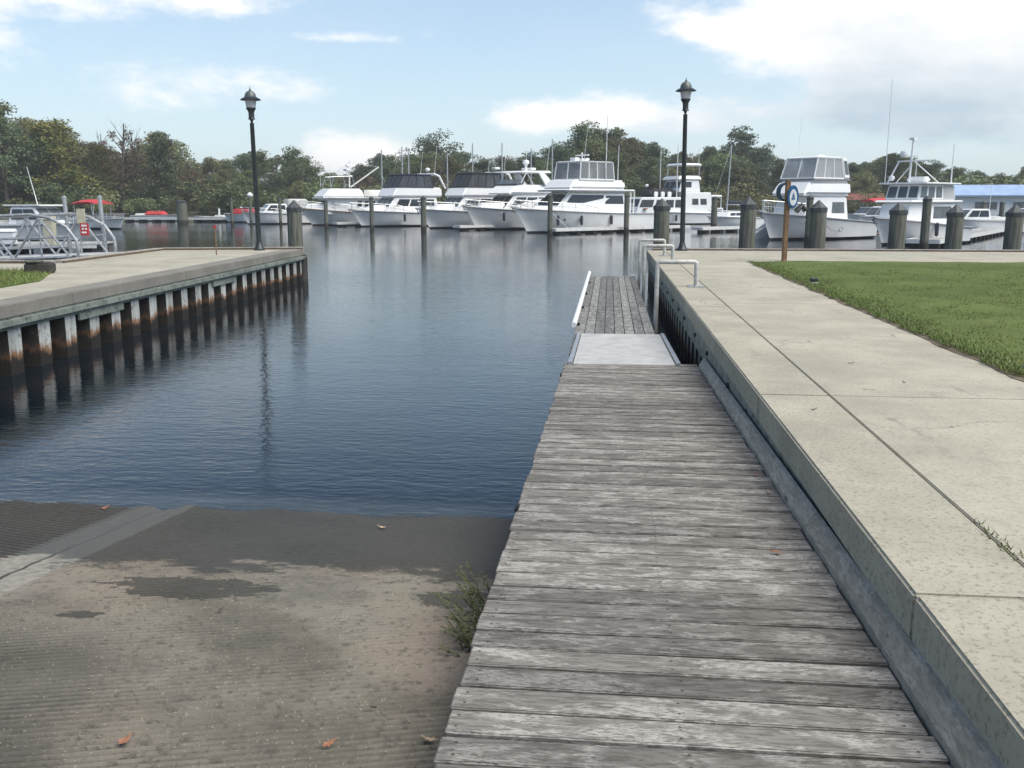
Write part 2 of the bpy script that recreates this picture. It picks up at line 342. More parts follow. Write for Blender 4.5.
# greens -------------------------------------------------------------
def leaf(name, cols, trans=.0):
    t = NT(name); isl = t.geo('Random Per Island'); n = t.noise(t.co(), .55, 4, .6); rnd = t.objrand()
    col = t.mix(t.ramp(isl, 0, 1), cols[0], cols[1]); col = t.mix(t.ramp(n, .42, .64), col, cols[2])
    hs = t.n.new('ShaderNodeHueSaturation'); t.link(col, hs.inputs['Color']); t.link(t.ramp(rnd, 0, 1, .80, 1.45), hs.inputs['Value']); t.link(t.ramp(t.math('FRACT', t.math('MULTIPLY', rnd, 7.3)), 0, 1, .468, .522), hs.inputs['Hue'])
    t.done(hs.outputs[0], .6, spec=.25)
    tl = t.n.new('ShaderNodeBsdfTranslucent'); t.link(hs.outputs[0], tl.inputs[0]); mx = t.n.new('ShaderNodeMixShader'); mx.inputs[0].default_value = .15
    t.link(t.b.outputs[0], mx.inputs[1]); t.link(tl.outputs[0], mx.inputs[2]); t.link(mx.outputs[0], t.n['Material Output'].inputs[0]); return t.m
M['leaf_dark'] = leaf('leaves_dark_green', [(0.074, 0.102, 0.049), (0.134, 0.164, 0.082), (0.105, 0.123, 0.064)])
M['leaf_mid'] = leaf('leaves_mid_green', [(0.092, 0.125, 0.054), (0.173, 0.198, 0.090), (0.134, 0.151, 0.069)])
M['leaf_olive'] = leaf('leaves_olive', [(0.109, 0.125, 0.051), (0.198, 0.198, 0.083), (0.147, 0.154, 0.067)])
M['leaf_yellow'] = leaf('leaves_yellowing', [(0.096, 0.096, 0.028), (0.243, 0.186, 0.051), (0.096, 0.115, 0.036)])
M['leaf_brown'] = leaf('leaves_brownish', [(0.090, 0.070, 0.038), (0.166, 0.122, 0.070), (0.077, 0.079, 0.036)])
M['leaf_pine'] = leaf('needles_blue_green', [(0.064, 0.090, 0.054), (0.108, 0.133, 0.079), (0.084, 0.102, 0.064)])
M['bark'] = simple('bark', (.105, .088, .068), .9, .35, 5, bump=.02)
M['bark_pale'] = simple('pale_bark', (.26, .235, .20), .9, .3, 5, bump=.02)
def lawn_mat(name, k=1.):
    t = NT(name); v = t.co(); n = t.noise(v, .55, 6, .65); m2 = t.noise(v, 8, 6, .75)
    col = t.mix(t.ramp(n, .34, .66), (.10 * k, .14 * k, .036 * k), (.16 * k, .205 * k, .06 * k)); col = t.mix(t.ramp(m2, .5, .72, 0, .7), col, (.125 * k, .125 * k, .046 * k))
    t.bump(m2, .8, .03); return t.done(col, .9, spec=.15)
M['lawn'] = lawn_mat('lawn_turf', .8)
def blades_mat():
    t = NT('grass_blades'); isl = t.geo('Random Per Island'); v = t.co(); n = t.noise(v, .5, 5, .65); m2 = t.noise(v, 3.2, 4, .6)
    col = t.mix(isl, (.118, .165, .046), (.205, .255, .080)); col = t.mix(t.ramp(n, .42, .66, 0, .7), col, (.185, .195, .075))
    col = t.mix(t.ramp(m2, .54, .68, 0, .75), col, (.235, .205, .11)); return t.done(col, .65, spec=.2)
M['blades'] = blades_mat()
M['land'] = simple('shore_earth', (.075, .075, .040), .95, .35, .3)
M['soil'] = simple('edge_soil', (.14, .115, .08), .95, .35, 9, bump=.01)
# boats --------------------------------------------------------------
def gel(name, c, boot=(.012, .012, .016), bootz=.14):
    t = NT(name); v = t.co(); z = t.xyz(v)[2]; n = t.noise(v, 1.1, 6); col = t.mix(t.ramp(n, .3, .75), tuple(x * .93 for x in c), c)
    stn = t.noise(t.co(sc=(3, 3, .3)), 1, 6, .7); col = t.mix(t.math('MULTIPLY', t.ramp(stn, .56, .74, 0, .35), t.ramp(z, .3, 1.6, 1, .1)), col, (.50, .47, .38))
    if boot: col = t.mix(t.ramp(z, bootz - .01, bootz + .01, 1, 0), col, boot)
    return t.done(col, .28)
M['hull'] = gel('white_gelcoat_hull', (.84, .84, .83)); M['hull2'] = gel('cream_gelcoat_hull', (.70, .70, .68), (.05, .012, .010))
M['hull_grey'] = gel('grey_white_hull', (.74, .74, .74)); M['white'] = gel('white_gelcoat', (.86, .86, .85), None)
M['offwhite'] = gel('off_white_paint', (.66, .65, .61), None); M['red_hull'] = gel('red_hull', (.42, .05, .05))
M['glass'] = simple('tinted_window', (.032, .036, .042), .08, .3, 2); M['glass_grey'] = simple('grey_window', (.10, .115, .125), .12, .25, 2)
M['glass_blue'] = simple('blue_tinted_window', (.12, .24, .36), .15, .2, 2)
def vinyl(name, c, tr):
    t = NT(name); n = t.noise(t.co(), 2.2, 4); t.done(t.mix(n, tuple(x * .75 for x in c), c), .22)
    tb = t.n.new('ShaderNodeBsdfTransparent'); mx = t.n.new('ShaderNodeMixShader'); mx.inputs[0].default_value = tr
    t.link(t.b.outputs[0], mx.inputs[1]); t.link(tb.outputs[0], mx.inputs[2]); t.link(mx.outputs[0], t.n['Material Output'].inputs[0]); return t.m
M['vinyl_dark'] = vinyl('smoked_clear_vinyl', (.10, .105, .115), .55); M['vinyl'] = vinyl('clear_vinyl', (.34, .35, .36), .58); M['vinyl_pale'] = vinyl('pale_clear_vinyl', (.60, .62, .63), .55)
M['navy'] = simple('navy_canvas', (.018, .022, .045), .85, .25, 4); M['black_canvas'] = simple('black_canvas', (.022, .022, .026), .85, .25, 4)
M['red_canvas'] = simple('red_canvas', (.52, .045, .055), .8, .2, 3); M['blue_canvas'] = simple('blue_canvas', (.08, .17, .30), .8, .2, 3)
M['rub'] = simple('grey_rub_rail', (.22, .22, .23), .5, .2, 3); M['steel'] = simple('stainless_rail', (.62, .63, .64), .25, .1, 6, metal=.7)
M['teak'] = simple('teak_trim', (.26, .16, .09), .6, .25, 5); M['fender'] = simple('fender_vinyl', (.03, .03, .05), .5, .2, 5)
M['dock_grey'] = simple('pier_boards', (.34, .33, .31), .85, .2, 2.5, dirt=(.2, .19, .17)); M['dock_white'] = simple('white_dock_edge', (.66, .66, .64), .6, .1, 2.5)
M['hose'] = simple('dark_blue_hose', (.012, .045, .09), .5, .2, 8); M['blue_paint'] = simple('blue_paint', (.015, .10, .26), .45, .2, 8); M['white_paint'] = simple('white_paint', (.76, .77, .78), .5, .06, 8)
M['beige'] = simple('beige_panel', (.52, .49, .36), .6, .1, 6); M['red_paint'] = simple('red_paint', (.48, .03, .04), .5, .1, 6)
M['roof_blue'] = simple('blue_metal_roof', (.34, .45, .64), .45, .1, 1.2); M['siding'] = simple('white_siding', (.80, .80, .78), .7, .06, 1)
M['roof_grey'] = simple('grey_shingles', (.22, .22, .23), .9, .2, 2); M['roof_red'] = simple('red_brown_roof', (.20, .075, .055), .8, .2, 2)
M['leafred'] = simple('fallen_leaf', (.30, .13, .07), .7, .25, 30); M['leaftan'] = simple('tan_fallen_leaf', (.46, .33, .20), .7, .25, 30); M['leafdark'] = simple('dark_fallen_leaf', (.06, .045, .03), .8, .3, 30)
M['foam'] = simple('orange_ring', (.6, .16, .06), .6, .15, 6)

# ------------------------------------------------------------------ setting: water, land, ramp
o = MB().add([(-1400, -40, WZ), (1400, -40, WZ), (1400, 2400, WZ), (-1400, 2400, WZ)], [(0, 1, 2, 3)]).build('water', M['water']); struct(o)
def shore_y(x):
    if x < -95: return 118.
    if x < -40: return 118 + (x + 95) / 55 * 18
    if x < 40: return 136 + 3 * math.sin(x * .12)
    return 132 - min(24, (x - 40) * .8)
g = MB(); xs = [-1400, -900, -400] + list(range(-240, 241, 6)) + [400, 900, 1400]; prof = [(-6, -3.), (0, -1.15), (1.5, -.55), (6, -.15), (20, .2), (80, .8), (600, 2.), (2200, 6.)]
rows = []
for x in xs: rows.append([(x, shore_y(max(-240, min(240, x))) + d + random.uniform(-.6, .6) * (0 < d < 30), z + random.uniform(-.08, .08)) for d, z in prof])
n = len(prof)
g.v = [p for r in rows for p in r]; g.f = [(i * n + k, (i + 1) * n + k, (i + 1) * n + k + 1, i * n + k + 1) for i in range(len(xs) - 1) for k in range(n - 1)]
struct(g.build('shore_bank', M['land'], smooth=True))
struct(MB().add([(-1400, -60, -3.2), (1400, -60, -3.2), (1400, 2400, -3.2), (-1400, 2400, -3.2)], [(0, 1, 2, 3)]).build('ground', M['land']))

hz = bpy.data.materials.new('haze_air'); hz.use_nodes = True; hn = hz.node_tree; hn.nodes.remove(hn.nodes['Principled BSDF'])
pv = hn.nodes.new('ShaderNodeVolumePrincipled'); pv.inputs['Color'].default_value = (.93, .95, .96, 1); pv.inputs['Density'].default_value = HAZE; pv.inputs['Anisotropy'].default_value = .2
hn.links.new(pv.outputs[0], hn.nodes['Material Output'].inputs['Volume'])
o = MB().box(-1500, 1500, -120, 2500, -4.3, 26).build('haze', hz); o['kind'] = 'stuff'; o['label'] = 'thin pale haze volume over the whole marina, added to lighten the far trees'; o['category'] = 'haze'
def ramp_z(y): return WZ + .12 * (7.0 - y)
x0r, x1r = -8.6, 1.0
xsr = [x0r] + list(np.arange(-5.6, -.40, .09)) + [x1r]; xsr = sorted(set(xsr + [-3.80, -3.55, -3.30])); ysr = [-4.] + list(np.arange(.0, 7.0, .0062)) + [9., 14.]
XX, VV = np.meshgrid(xsr, ysr); YY = VV + math.tan(R(18.5)) * np.abs(XX + 3.55); ZZ = WZ + .12 * (7.0 - YY)      # rows follow the herringbone grooves
lane = XX > -3.55
u = VV / np.where(lane, .050, .062)
def groove(u): return -np.clip(1 - np.abs((u % 1.) - .5) / .33, 0, 1)
def smoothnoise(x, y, s, k):
    r = np.zeros_like(x)
    for i in range(6):
        a, b, c, d = np.random.default_rng(k + i).uniform(-1, 1, 4); r += np.sin((a * x + b * y) * s * (1 + .5 * i) + c * 9 + 2 * np.sin(d * s * x))
    return r / 6
msk = np.clip((4.8 - YY) / .9 + .5 + smoothnoise(XX, YY, 2.2, 3) * 1.1, .10, 1.) * np.clip(.75 + smoothnoise(XX, YY, 1.3, 20) * .9, .2, 1.1)
msk = np.where(lane, msk, .5); msk = np.where(np.abs(XX + 3.55) < .25, 0., msk); msk *= (VV > .01) * (VV < 6.98) * (XX > -5.62)
ZZ = ZZ + msk * .034 * groove(u) + smoothnoise(XX, YY, 3.5, 50) * .004 + smoothnoise(XX, YY, 5.5, 80) * .014 * np.clip((YY - 6.2) / .5, 0, 1)
me = bpy.data.meshes.new('boat_ramp'); nx, ny = len(xsr), len(ysr)
idx = np.arange(nx * ny).reshape(ny, nx); q = np.stack([idx[:-1, :-1], idx[:-1, 1:], idx[1:, 1:], idx[1:, :-1]], -1).reshape(-1, 4)
me.from_pydata(np.stack([XX, YY, ZZ], -1).reshape(-1, 3).tolist(), [], q.tolist()); me.materials.append(M['ramp'])
o = bpy.data.objects.new('boat_ramp', me); COL.objects.link(o); struct(o)

# ------------------------------------------------------------------ right quay
QE = 28.95          # far end of the quay
struct(MB().box(1.652, 3.36, -4, 7.016, -.16, 0).box(1.652, 3.36, 7.024, 13.6, -.16, 0).box(1.652, 3.36, 13.61, 20.4, -.16, 0).box(1.652, 3.36, 20.41, 23.142, -.16, 0).build('path', M['path'], bevel=.006))
struct(MB().box(1.652, 20, 23.15, QE - .5, -.16, .002).build('end_path', M['path'], bevel=.006))
qw = empty('quay_wall', (1.14, 14, 0), 0, 'rusty sheet piling quay wall with concrete cap along the right dock', 'wall')
def world_child(mb, name, mat, root, **k):
    off = Vector(root.location); mb.v = [tuple(Vector(p) - off) for p in mb.v]; return mb.build(name, mat, root, **k)
cp = MB()
ys = [-4, 3.35, 7.02, 13.16, 20.2, QE - .5]
for a, b in zip(ys[:-1], ys[1:]): cp.box(1.13, 1.6475, a + .004, b - .004, -.20, 0)
world_child(cp, 'concrete_cap', M['cap'], qw, bevel=.012)
wl = MB(); wl.box(1.155, 1.26, -4, QE - .6, -.46, -.205)
world_child(wl, 'steel_wale', M['wale'], qw)
def corrug(xf, xb, y0, y1, z0, z1, per, sgn=1):
    f, b = MB(), MB(); y = y0
    while y < y1:
        a = [(xf, y), (xf, y + per * .42)]; 
        f.add([(xf, y, z0), (xf, y + per * .42, z0), (xf, y + per * .42, z1), (xf, y, z1)], [(0, 1, 2, 3)])
        pts = [(xf, y + per * .42), (xb, y + per * .54), (xb, y + per * .88), (xf, y + per)]
        for p, q_ in zip(pts[:-1], pts[1:]): b.add([(*p, z0), (*q_, z0), (*q_, z1), (*p, z1)], [(0, 1, 2, 3)])
        y += per
    return f, b
f, b = corrug(1.19, 1.42, -4, QE - .6, -3, -.3, .62)
world_child(f, 'sheet_piling', M['sheet_rusty'], qw); world_child(b, 'sheet_recess', M['sheet_shaded'], qw)
bl = MB()
for k in range(14):
    y = 3.2 + k * 1.55 + random.uniform(-.5, .5)
    bl.lathe([(.028, 0), (.028, .03)], (0, 0, 0), 6); 
    base = len(bl.v) - 12
    for i in range(base, len(bl.v)): x_, y_, z_ = bl.v[i]; bl.v[i] = (1.155 - z_, y + y_, -.30 + x_)
world_child(bl, 'bolts', M['dark_timber'], qw)
# end wall of the quay facing the marina, with its curb
ew = empty('end_curb', (11, QE, 0), 0, 'low timber curb with brown strip along the marina end of the right quay', 'curb')
world_child(MB().box(1.3, 20, QE - .02, QE + .24, -.02, .055).box(1.14, 20, QE - .48, QE + .1, -.3, -.001), 'top_timber', M['curb'], ew, bevel=.01)
world_child(MB().box(1.3, 20, QE - .07, QE - .025, .003, .04), 'brown_strip', M['strip'], ew)
struct(MB().box(1.3, 20, QE - .3, QE + .05, -3, -.31).build('quay_end_face', M['sheet_shaded']))
# lawn ----------------------------------------------------------------
lw = MB(); pts = [(3.40, -4), (20, -4), (20, 26.2), (4.3, 26.2), (3.62, 25.3)]
nxl, nyl = 36, 60
vv = [(3.375 + (16.6) * (i / nxl) ** 1.3, -4 + 27.2 * j / nyl, .0 + .035 * min(1, i / 3) + random.uniform(-.008, .012)) for j in range(nyl + 1) for i in range(nxl + 1)]
lw.v = vv; lw.f = [(j * (nxl + 1) + i, j * (nxl + 1) + i + 1, (j + 1) * (nxl + 1) + i + 1, (j + 1) * (nxl + 1) + i) for j in range(nyl) for i in range(nxl)]
struct(lw.build('lawn', M['lawn'], smooth=True))
struct(MB().prism([(3.30 + .018 * math.sin(y * 3.1) + random.uniform(-.02, .02), y) for y in np.arange(-4, 23.2, .17)] + [(3.5, 23.2), (3.5, -4)], -.02, .006).build('lawn_edge', M['soil']))
def grass(name, label, pts, hmin, hmax, w):
    n = len(pts); ang = rng.uniform(0, 2 * np.pi, n); h = rng.uniform(hmin, hmax, n); lean = rng.normal(0, .45, (n, 2)) * h[:, None]; ww = w * rng.uniform(.6, 1.4, n)
    dx = np.cos(ang) * ww; dy = np.sin(ang) * ww; V = np.zeros((n, 3, 3)); V[:, 0] = pts; V[:, 1] = pts; V[:, 2] = pts
    V[:, 0, 0] -= dx; V[:, 0, 1] -= dy; V[:, 1, 0] += dx; V[:, 1, 1] += dy; V[:, 2, :2] += lean; V[:, 2, 2] += h
    me = bpy.data.meshes.new(name); me.vertices.add(n * 3); me.vertices.foreach_set('co', V.reshape(-1)); me.loops.add(n * 3); me.loops.foreach_set('vertex_index', np.arange(n * 3))
    me.polygons.add(n); me.polygons.foreach_set('loop_start', np.arange(n) * 3); me.polygons.foreach_set('loop_total', np.full(n, 3)); me.update(); me.validate(); me.materials.append(M['blades'])
    o = bpy.data.objects.new(name, me); COL.objects.link(o); tag(o, label, 'grass', None, 'stuff'); return o
n = 150000
gx = 3.40 + rng.beta(1, 1.25, n) * 13.5; gy = 6.8 + 16.4 * rng.beta(1.05, 1.3, n)
gx[:9000] = 3.33 + np.abs(rng.normal(0, .05, 9000)); gx = gx + 0.03 * np.sin(gy * 5.1) + .025 * np.sin(gy * 13)
grass('grass', 'short mown green grass of the lawn right of the concrete path', np.stack([gx, gy, np.full(n, .02)], -1), .016, .040, .007)

# ------------------------------------------------------------------ wooden dock
SL = -.0255
def dz(y): return -.20 + SL * y
dk = empty('wooden_dock', (.28, 5, dz(5)), 0, 'weathered grey plank dock sloping down towards the water beside the quay', 'dock')
mb = MB(); y = -1.6; pitch = .160
while y < 11.15:
    w = pitch - random.uniform(.012, .020); j0, j1 = random.uniform(-.008, .008), random.uniform(-.01, .01); t0, t1 = random.uniform(-.004, .004), random.uniform(-.004, .004); sk = random.uniform(-.004, .004)
    a, b = -.50 + j0, 1.062 + j1; z = dz(y)
    mb.hexa([(a, y, z - .04), (b, y + sk, z - .04), (b, y + w + sk, z - .04 + SL * w), (a, y + w, z - .04 + SL * w)], [(a, y, z + t0), (b, y + sk, z + t1), (b, y + w + sk, z + t1 + SL * w + random.uniform(-.003, .003)), (a, y + w, z + t0 + SL * w)])
    y += pitch
world_child(mb, 'deck', M['deck'], dk, bevel=.005)
mb = MB()
for xj in (-.46, .28, 1.0): mb.hexa([(xj - .025, -1.5, dz(-1.5) - .28), (xj + .025, -1.5, dz(-1.5) - .28), (xj + .025, 11.1, dz(11.1) - .28), (xj - .025, 11.1, dz(11.1) - .28)], [(xj - .025, -1.5, dz(-1.5) - .045), (xj + .025, -1.5, dz(-1.5) - .045), (xj + .025, 11.1, dz(11.1) - .045), (xj - .025, 11.1, dz(11.1) - .045)])
world_child(mb, 'joists', M['dark_timber'], dk)
mb = MB(); segs = [(-1.6, 4.9), (4.908, 10.95)]
for a, b in segs:
    def ring(y, k): 
        z = dz(y) - .03; zt = dz(y) + .145
        z = dz(y); return [(1.066, y, z - .05), (1.140, y, z - .05), (1.140, y, z + .10), (1.130, y, z + .112), (1.105, y, z + .098), (1.066, y, z + .03)]
    mb.loft([ring(a, 0), ring(b, 1)])
world_child(mb, 'bumper_rail', M['timber'], dk, smooth=False)
for yy in (5.4, 10.7):
    for xx in (-.44, 1.0): world_child(MB().lathe([(.10, -3.), (.10, dz(yy) - .06)], (xx, yy, 0), 10), 'support_post', M['dark_timber'], dk, smooth=True)
# gangplate and floating dock
gp = empty('gangplate', (.23, 11.6, -.5), 0, 'pale grey metal plate bridging the plank dock and the floating dock', 'ramp plate')
def plate(y0, y1, x0a, x1a, x0b, x1b, z0, z1, t): return MB().hexa([(x0a, y0, z0 - t), (x1a, y0, z0 - t), (x1b, y1, z1 - t), (x0b, y1, z1 - t)], [(x0a, y0, z0), (x1a, y0, z0), (x1b, y1, z1), (x0b, y1, z1)])
world_child(plate(11.0, 14.5, -.40, .80, -.40, .80, dz(11) + .015, -.585, .02), 'plate', M['alu_deck'], gp, bevel=.004)
for xa in (-.46, .81): world_child(plate(11.0, 14.5, xa, xa + .05, xa, xa + .05, dz(11) + .035, -.565, .06), 'edge_lip', M['galv'], gp)
fd = empty('floating_dock', (.1, 20, -.6), 0, 'floating dock of lengthwise grey planks beyond the metal plate', 'dock')
mb = MB(); nb = 8; fx0, fx1 = -.52, .74
for row, (ya, yb) in enumerate([(12.6, 18.6), (18.612, 26.6)]):
    for k in range(nb):
        a = fx0 + (fx1 - fx0) * k / nb; mb.box(a + .005, a + (fx1 - fx0) / nb - .005, ya + random.uniform(0, .02), yb - random.uniform(0, .03), -.65, -.61 + random.uniform(-.003, .003))
world_child(mb, 'deck', M['float_deck'], fd, bevel=.004)
world_child(MB().box(fx0 + .03, fx1 - .03, 12.65, 26.55, -1.25, -.655), 'float', M['dark_timber'], fd)
world_child(MB().tube([(fx0 - .02, 15.0, -.52), (fx0 - .02, 26.7, -.52)], .045, 10), 'white_fender_tube', M['white_paint'], fd, smooth=True)
for yy in (15.6, 18.2, 21., 24.): world_child(MB().box(fx0 - .02, fx0 + .06, yy, yy + .10, -.608, -.56), 'cleat', M['black_metal'], fd, bevel=.01)
hl = ['nearest of the grey pipe hoops on the concrete cap beside the floating dock', 'middle one of the grey pipe hoops on the concrete cap beside the floating dock', 'farthest of the grey pipe hoops on the quay, close to the right lamp post']
for k, yy in enumerate((16.25, 22.4, 25.8)):
    h = empty('guide_hoop', (1.48, yy, 0), 0, hl[k], 'pipe guide', 'pipe hoops guiding the floating dock')
    r = .040; P = [(-.66, 0, -1.6), (-.66, 0, .36), (-.655, 0, .405), (-.62, 0, .42), (-.04, 0, .42), (-.005, 0, .405), (0, 0, .36), (0, 0, .0)]
    MB().tube(P, r, 10).build('pipe', M['hoop'], h, smooth=True)
    MB().box(-.14, .14, -.12, .12, .001, .02).build('base_plate', M['galv'], h, bevel=.004)

# ------------------------------------------------------------------ left quay
def LX(y, d=0): return -8.37 - (y - 12.19) * 1.07 / 16.39 + d     # edge line
LE = 28.6
A = lambda y, d: (LX(y, d), y)
struct(MB().prism([A(-6, -.5), A(LE - .1, -.5), (-13.45, 27.55), (-12.95, 21.2), (-30, 20.55), (-30, -6)], -.2, -.004).build('quay_path', M['path']))
lq = empty('quay_wall', (LX(20), 20, 0), 0, 'left quay wall of pale corrugated sheet piling with shade-coloured recesses streaked with rust', 'wall')
mb = MB()
for a, b in zip((-6, 9.5, 14.2, 19, 24), (9.49, 14.19, 18.99, 23.99, LE)): mb.prism([A(a, 0), A(b, 0), A(b, -.5), A(a, -.5)][::-1], -.19, .004)
world_child(mb, 'concrete_cap', M['capface'], lq, bevel=.012)
mb = MB(); mb.prism([A(-6, -.02), A(LE - .02, -.02), A(LE - .02, -.12), A(-6, -.12)][::-1], -.36, -.193)
for y0 in (14.4, 20.6): mb.prism([A(y0, -.008), A(y0 + 1.6, -.008), A(y0 + 1.6, -.05), A(y0, -.05)][::-1], -.47, -.361)
mb.prism([A(-6, .05), A(LE + .1, .05), A(LE + .1, -.015), A(-6, -.015)][::-1], -.30, -.215)
world_child(mb, 'steel_wale', M['wale'], lq)
f, b = corrug(0, -.34, -6, LE - .1, -3, -.2, .80)
for m_, nm, mt in ((f, 'sheet_piling', M['sheet']), (b, 'sheet_recess', M['sheet_shaded'])):
    m_.v = [(LX(y) - .06 + x, y, z) for x, y, z in m_.v]; world_child(m_, nm, mt, lq)
world_child(MB().lathe([(.14, -3), (.14, -.25)], (LX(LE) - .05, LE + .08, 0), 12), 'corner_pile', M['dark_timber'], lq, smooth=True)
struct(MB().prism([(-13.4, 27.4), (LX(LE) - .2, LE - .05), (LX(LE) - .2, LE - .25), (-13.3, 27.2)][::-1], -3, -.21).build('quay_end_face', M['sheet_shaded']))
# curb timbers round the back of the left quay
for nm, p0, p1, lab in (('end_curb', (LX(LE), LE), (-13.55, 27.6), 'timber curb across the far end of the left quay behind the left lamp post'), ('side_curb', (-13.55, 27.5), (-13.02, 21.25), 'timber curb along the left quay in front of the gangway arch'), ('edge_curb', (-13.1, 21.2), (-30, 20.5), 'low timber curb between the grass patch and the gangway truss')):
    p0, p1 = Vector(p0), Vector(p1); d = (p1 - p0).normalized(); nrm = Vector((-d.y, d.x)); L_ = (p1 - p0).length
    r = empty(nm, (p0.x, p0.y, 0), math.atan2(d.y, d.x), lab, 'curb', 'timber curbs of the left quay')
    MB().box(0, L_, -.13, .11, -.1, .065).build('top_timber', M['curb'], r, bevel=.012)
    s_ = 1 if nm != 'x' else -1
    MB().box(0, L_, .112 * s_ if s_ > 0 else -.15, .15 if s_ > 0 else -.135, .0, .045).build('brown_strip', M['strip'], r)
gl = MB(); gl.prism([(-10.3, 16.2), (-11.6, 18.75), (-30, 18.2), (-30, 4), (-10.1, 14.4)][::-1], -.1, .015); struct(gl.build('grass_verge', M['lawn']))
n = 26000; px = rng.uniform(-22, -10.2, n); py = rng.uniform(12, 18.75, n); keep = (px < -10.3 - (py - 16.2) * .51 + .03) | ((py < 16.2) & (px < -10.22)); px, py = px[keep], py[keep]
grass('grass', 'small patch of green grass on the left quay behind the path', np.stack([px, py, np.full(len(px), .015)], -1), .03, .09, .008)
ts = empty('timber_block', (-11.5, 18.15, 0), R(12), 'dark weathered timber block at the corner of the left grass patch', 'timber')
MB().box(-.27, .25, -.17, .17, .0, .21).build('block', M['dark_timber'], ts, bevel=.03); MB().box(-.32, .02, -.19, .18, .212, .26).build('cap_board', M['piling'], ts, bevel=.02)
st = empty('marker_stake', (-10.7, 25.0, 0), 0, 'thin reddish stake with round reflector on the left quay', 'marker')
MB().tube([(0, 0, 0), (0, 0, .72)], .016, 6).build('rod', M['brown'], st); MB().tube([(0, -.02, .76), (0, .02, .76)], .04, 12).build('reflector', M['red_paint'], st)

# ------------------------------------------------------------------ lamp posts
def lamp(loc, H, label):
    r = empty('street_lamp', loc, 0, label, 'street lamp', 'lamp posts on the quays')
    MB().lathe([(.17, 0), (.17, .04), (.12, .10), (.085, .22), (.078, .24)], n=14).build('base', M['black_metal'], r, smooth=True)
    MB().lathe([(.078, .2), (.062, H - .98), (.066, H - .97), (.03, H - .955), (.03, H - .93)], n=12).build('post', M['black_metal'], r, smooth=True)
    MB().lathe([(.03, H - .94), (.055, H - .87), (.105, H - .86), (.085, H - .82), (.085, H - .66), (.10, H - .62), (.145, H - .555), (.14, H - .53)], n=14).build('collar', M['black_metal'], r, smooth=True)
    MB().lathe([(.13, H - .53), (.155, H - .40), (.165, H - .30)], n=16).build('globe', M['lamp_glass'], r, smooth=True)
    hd = MB().lathe([(.295, H - .315), (.30, H - .30), (.22, H - .25), (.165, H - .225)], n=20).build('shade', M['black_metal'], r, smooth=True)
    MB().lathe([(.172, H - .235), (.16, H - .16), (.12, H - .09), (.05, H - .05), (.02, H - .035)], n=18).build('dome', M['lamp_dome'], r, smooth=True)
    r.rotation_euler = (0, R(-.55), 0)
    MB().lathe([(.018, H - .04), (.03, H - .015), (.012, H + .01), (.004, H + .08)], n=8).build('finial', M['black_metal'], r, smooth=True)
lamp((-10.52, 27.75, 0), 4.68, 'black lamp post with domed lantern on the left quay corner')
lamp((2.17, 28.75, 0), 4.90, 'black lamp post with domed lantern at the end of the right quay')

# ------------------------------------------------------------------ big pilings off the quays
def piling(loc, r_, h, label, group, lean=(0, 0)):
    p = empty('mooring_piling', loc, random.uniform(0, 1), label, 'piling', group); zb = -3.2 - loc[2]
    MB().lathe([(r_ * 1.06, zb), (r_ * 1.03, zb + (h - zb) * .5), (r_, h - .20)], n=14).build('post', M['piling'], p, smooth=True)
    MB().lathe([(r_ * 1.10, h - .30), (r_ * 1.12, h - .17), (r_ * .98, h - .15), (.02, h + .07)], n=8).build('cap', M['pile_cap'], p)
    p.rotation_euler = (lean[1], lean[0], p.rotation_euler[2]); return p
piling((-10.35, 30.6, 0), .24, 1.42, 'thick grey piling behind the left quay corner', 'capped pilings off the quays')
PL = [(1.68, 'leftmost capped piling off the right quay, beside the right lamp post'), (4.42, 'capped piling off the right quay just left of the ring sign'), (6.62, 'capped piling off the right quay just right of the ring sign'), (9.08, 'capped piling in front of the bow of the trawler with a mast'), (10.82, 'capped piling in front of the stern of the trawler with a mast'), (12.6, 'rightmost capped piling off the right quay at the photo edge')]
for (x, lab), h in zip(PL, (1.47, 1.52, 1.42, 1.34, 1.28, 1.28)): piling((x, 31.3, 0), .255, h, lab, 'capped pilings off the quays', (R(random.uniform(-.8, .8)), 0))

# ------------------------------------------------------------------ ring sign on a brown post
sg = empty('ring_sign_post', (4.28, 23.82, 0), R(10), 'brown post carrying a blue oval sign with white centre and hose', 'sign')
MB().box(-.055, .055, -.055, .055, -.1, 1.95).build('post', M['brown'], sg, bevel=.012)
def oval(mb, cx, cz, a, b, y0, y1, n=28, a2=None, b2=None):
    o1 = [(cx + a * math.cos(2 * math.pi * k / n), cz + b * math.sin(2 * math.pi * k / n)) for k in range(n)]
    if a2 is None: mb.add([(x, y0, z) for x, z in o1] + [(x, y1, z) for x, z in o1], [tuple(range(n)), tuple(range(n, 2 * n))[::-1]] + [(k, (k + 1) % n, n + (k + 1) % n, n + k) for k in range(n)])
    else:
        o2 = [(cx + a2 * math.cos(2 * math.pi * k / n), cz + b2 * math.sin(2 * math.pi * k / n)) for k in range(n)]
        mb.loft([[(x, y0, z) for x, z in o1], [(x, y1, z) for x, z in o1], [(x, y1, z) for x, z in o2], [(x, y0, z) for x, z in o2], [(x, y0, z) for x, z in o1]], caps=False)
    return mb
pn = oval(MB(), .10, 1.55, .135, .27, -.115, -.07).build('sign_panel', M['blue_paint'], sg)
oval(MB(), .10, 1.53, .090, .195, -.128, -.118).build('white_oval', M['white_paint'], pn)
em = MB(); em.add([(.10, -.135, 1.65), (.065, -.135, 1.53), (.135, -.135, 1.53), (.10, -.129, 1.65), (.065, -.129, 1.53), (.135, -.129, 1.53)], [(0, 1, 2), (3, 5, 4), (0, 3, 4, 1), (1, 4, 5, 2), (2, 5, 3, 0)])
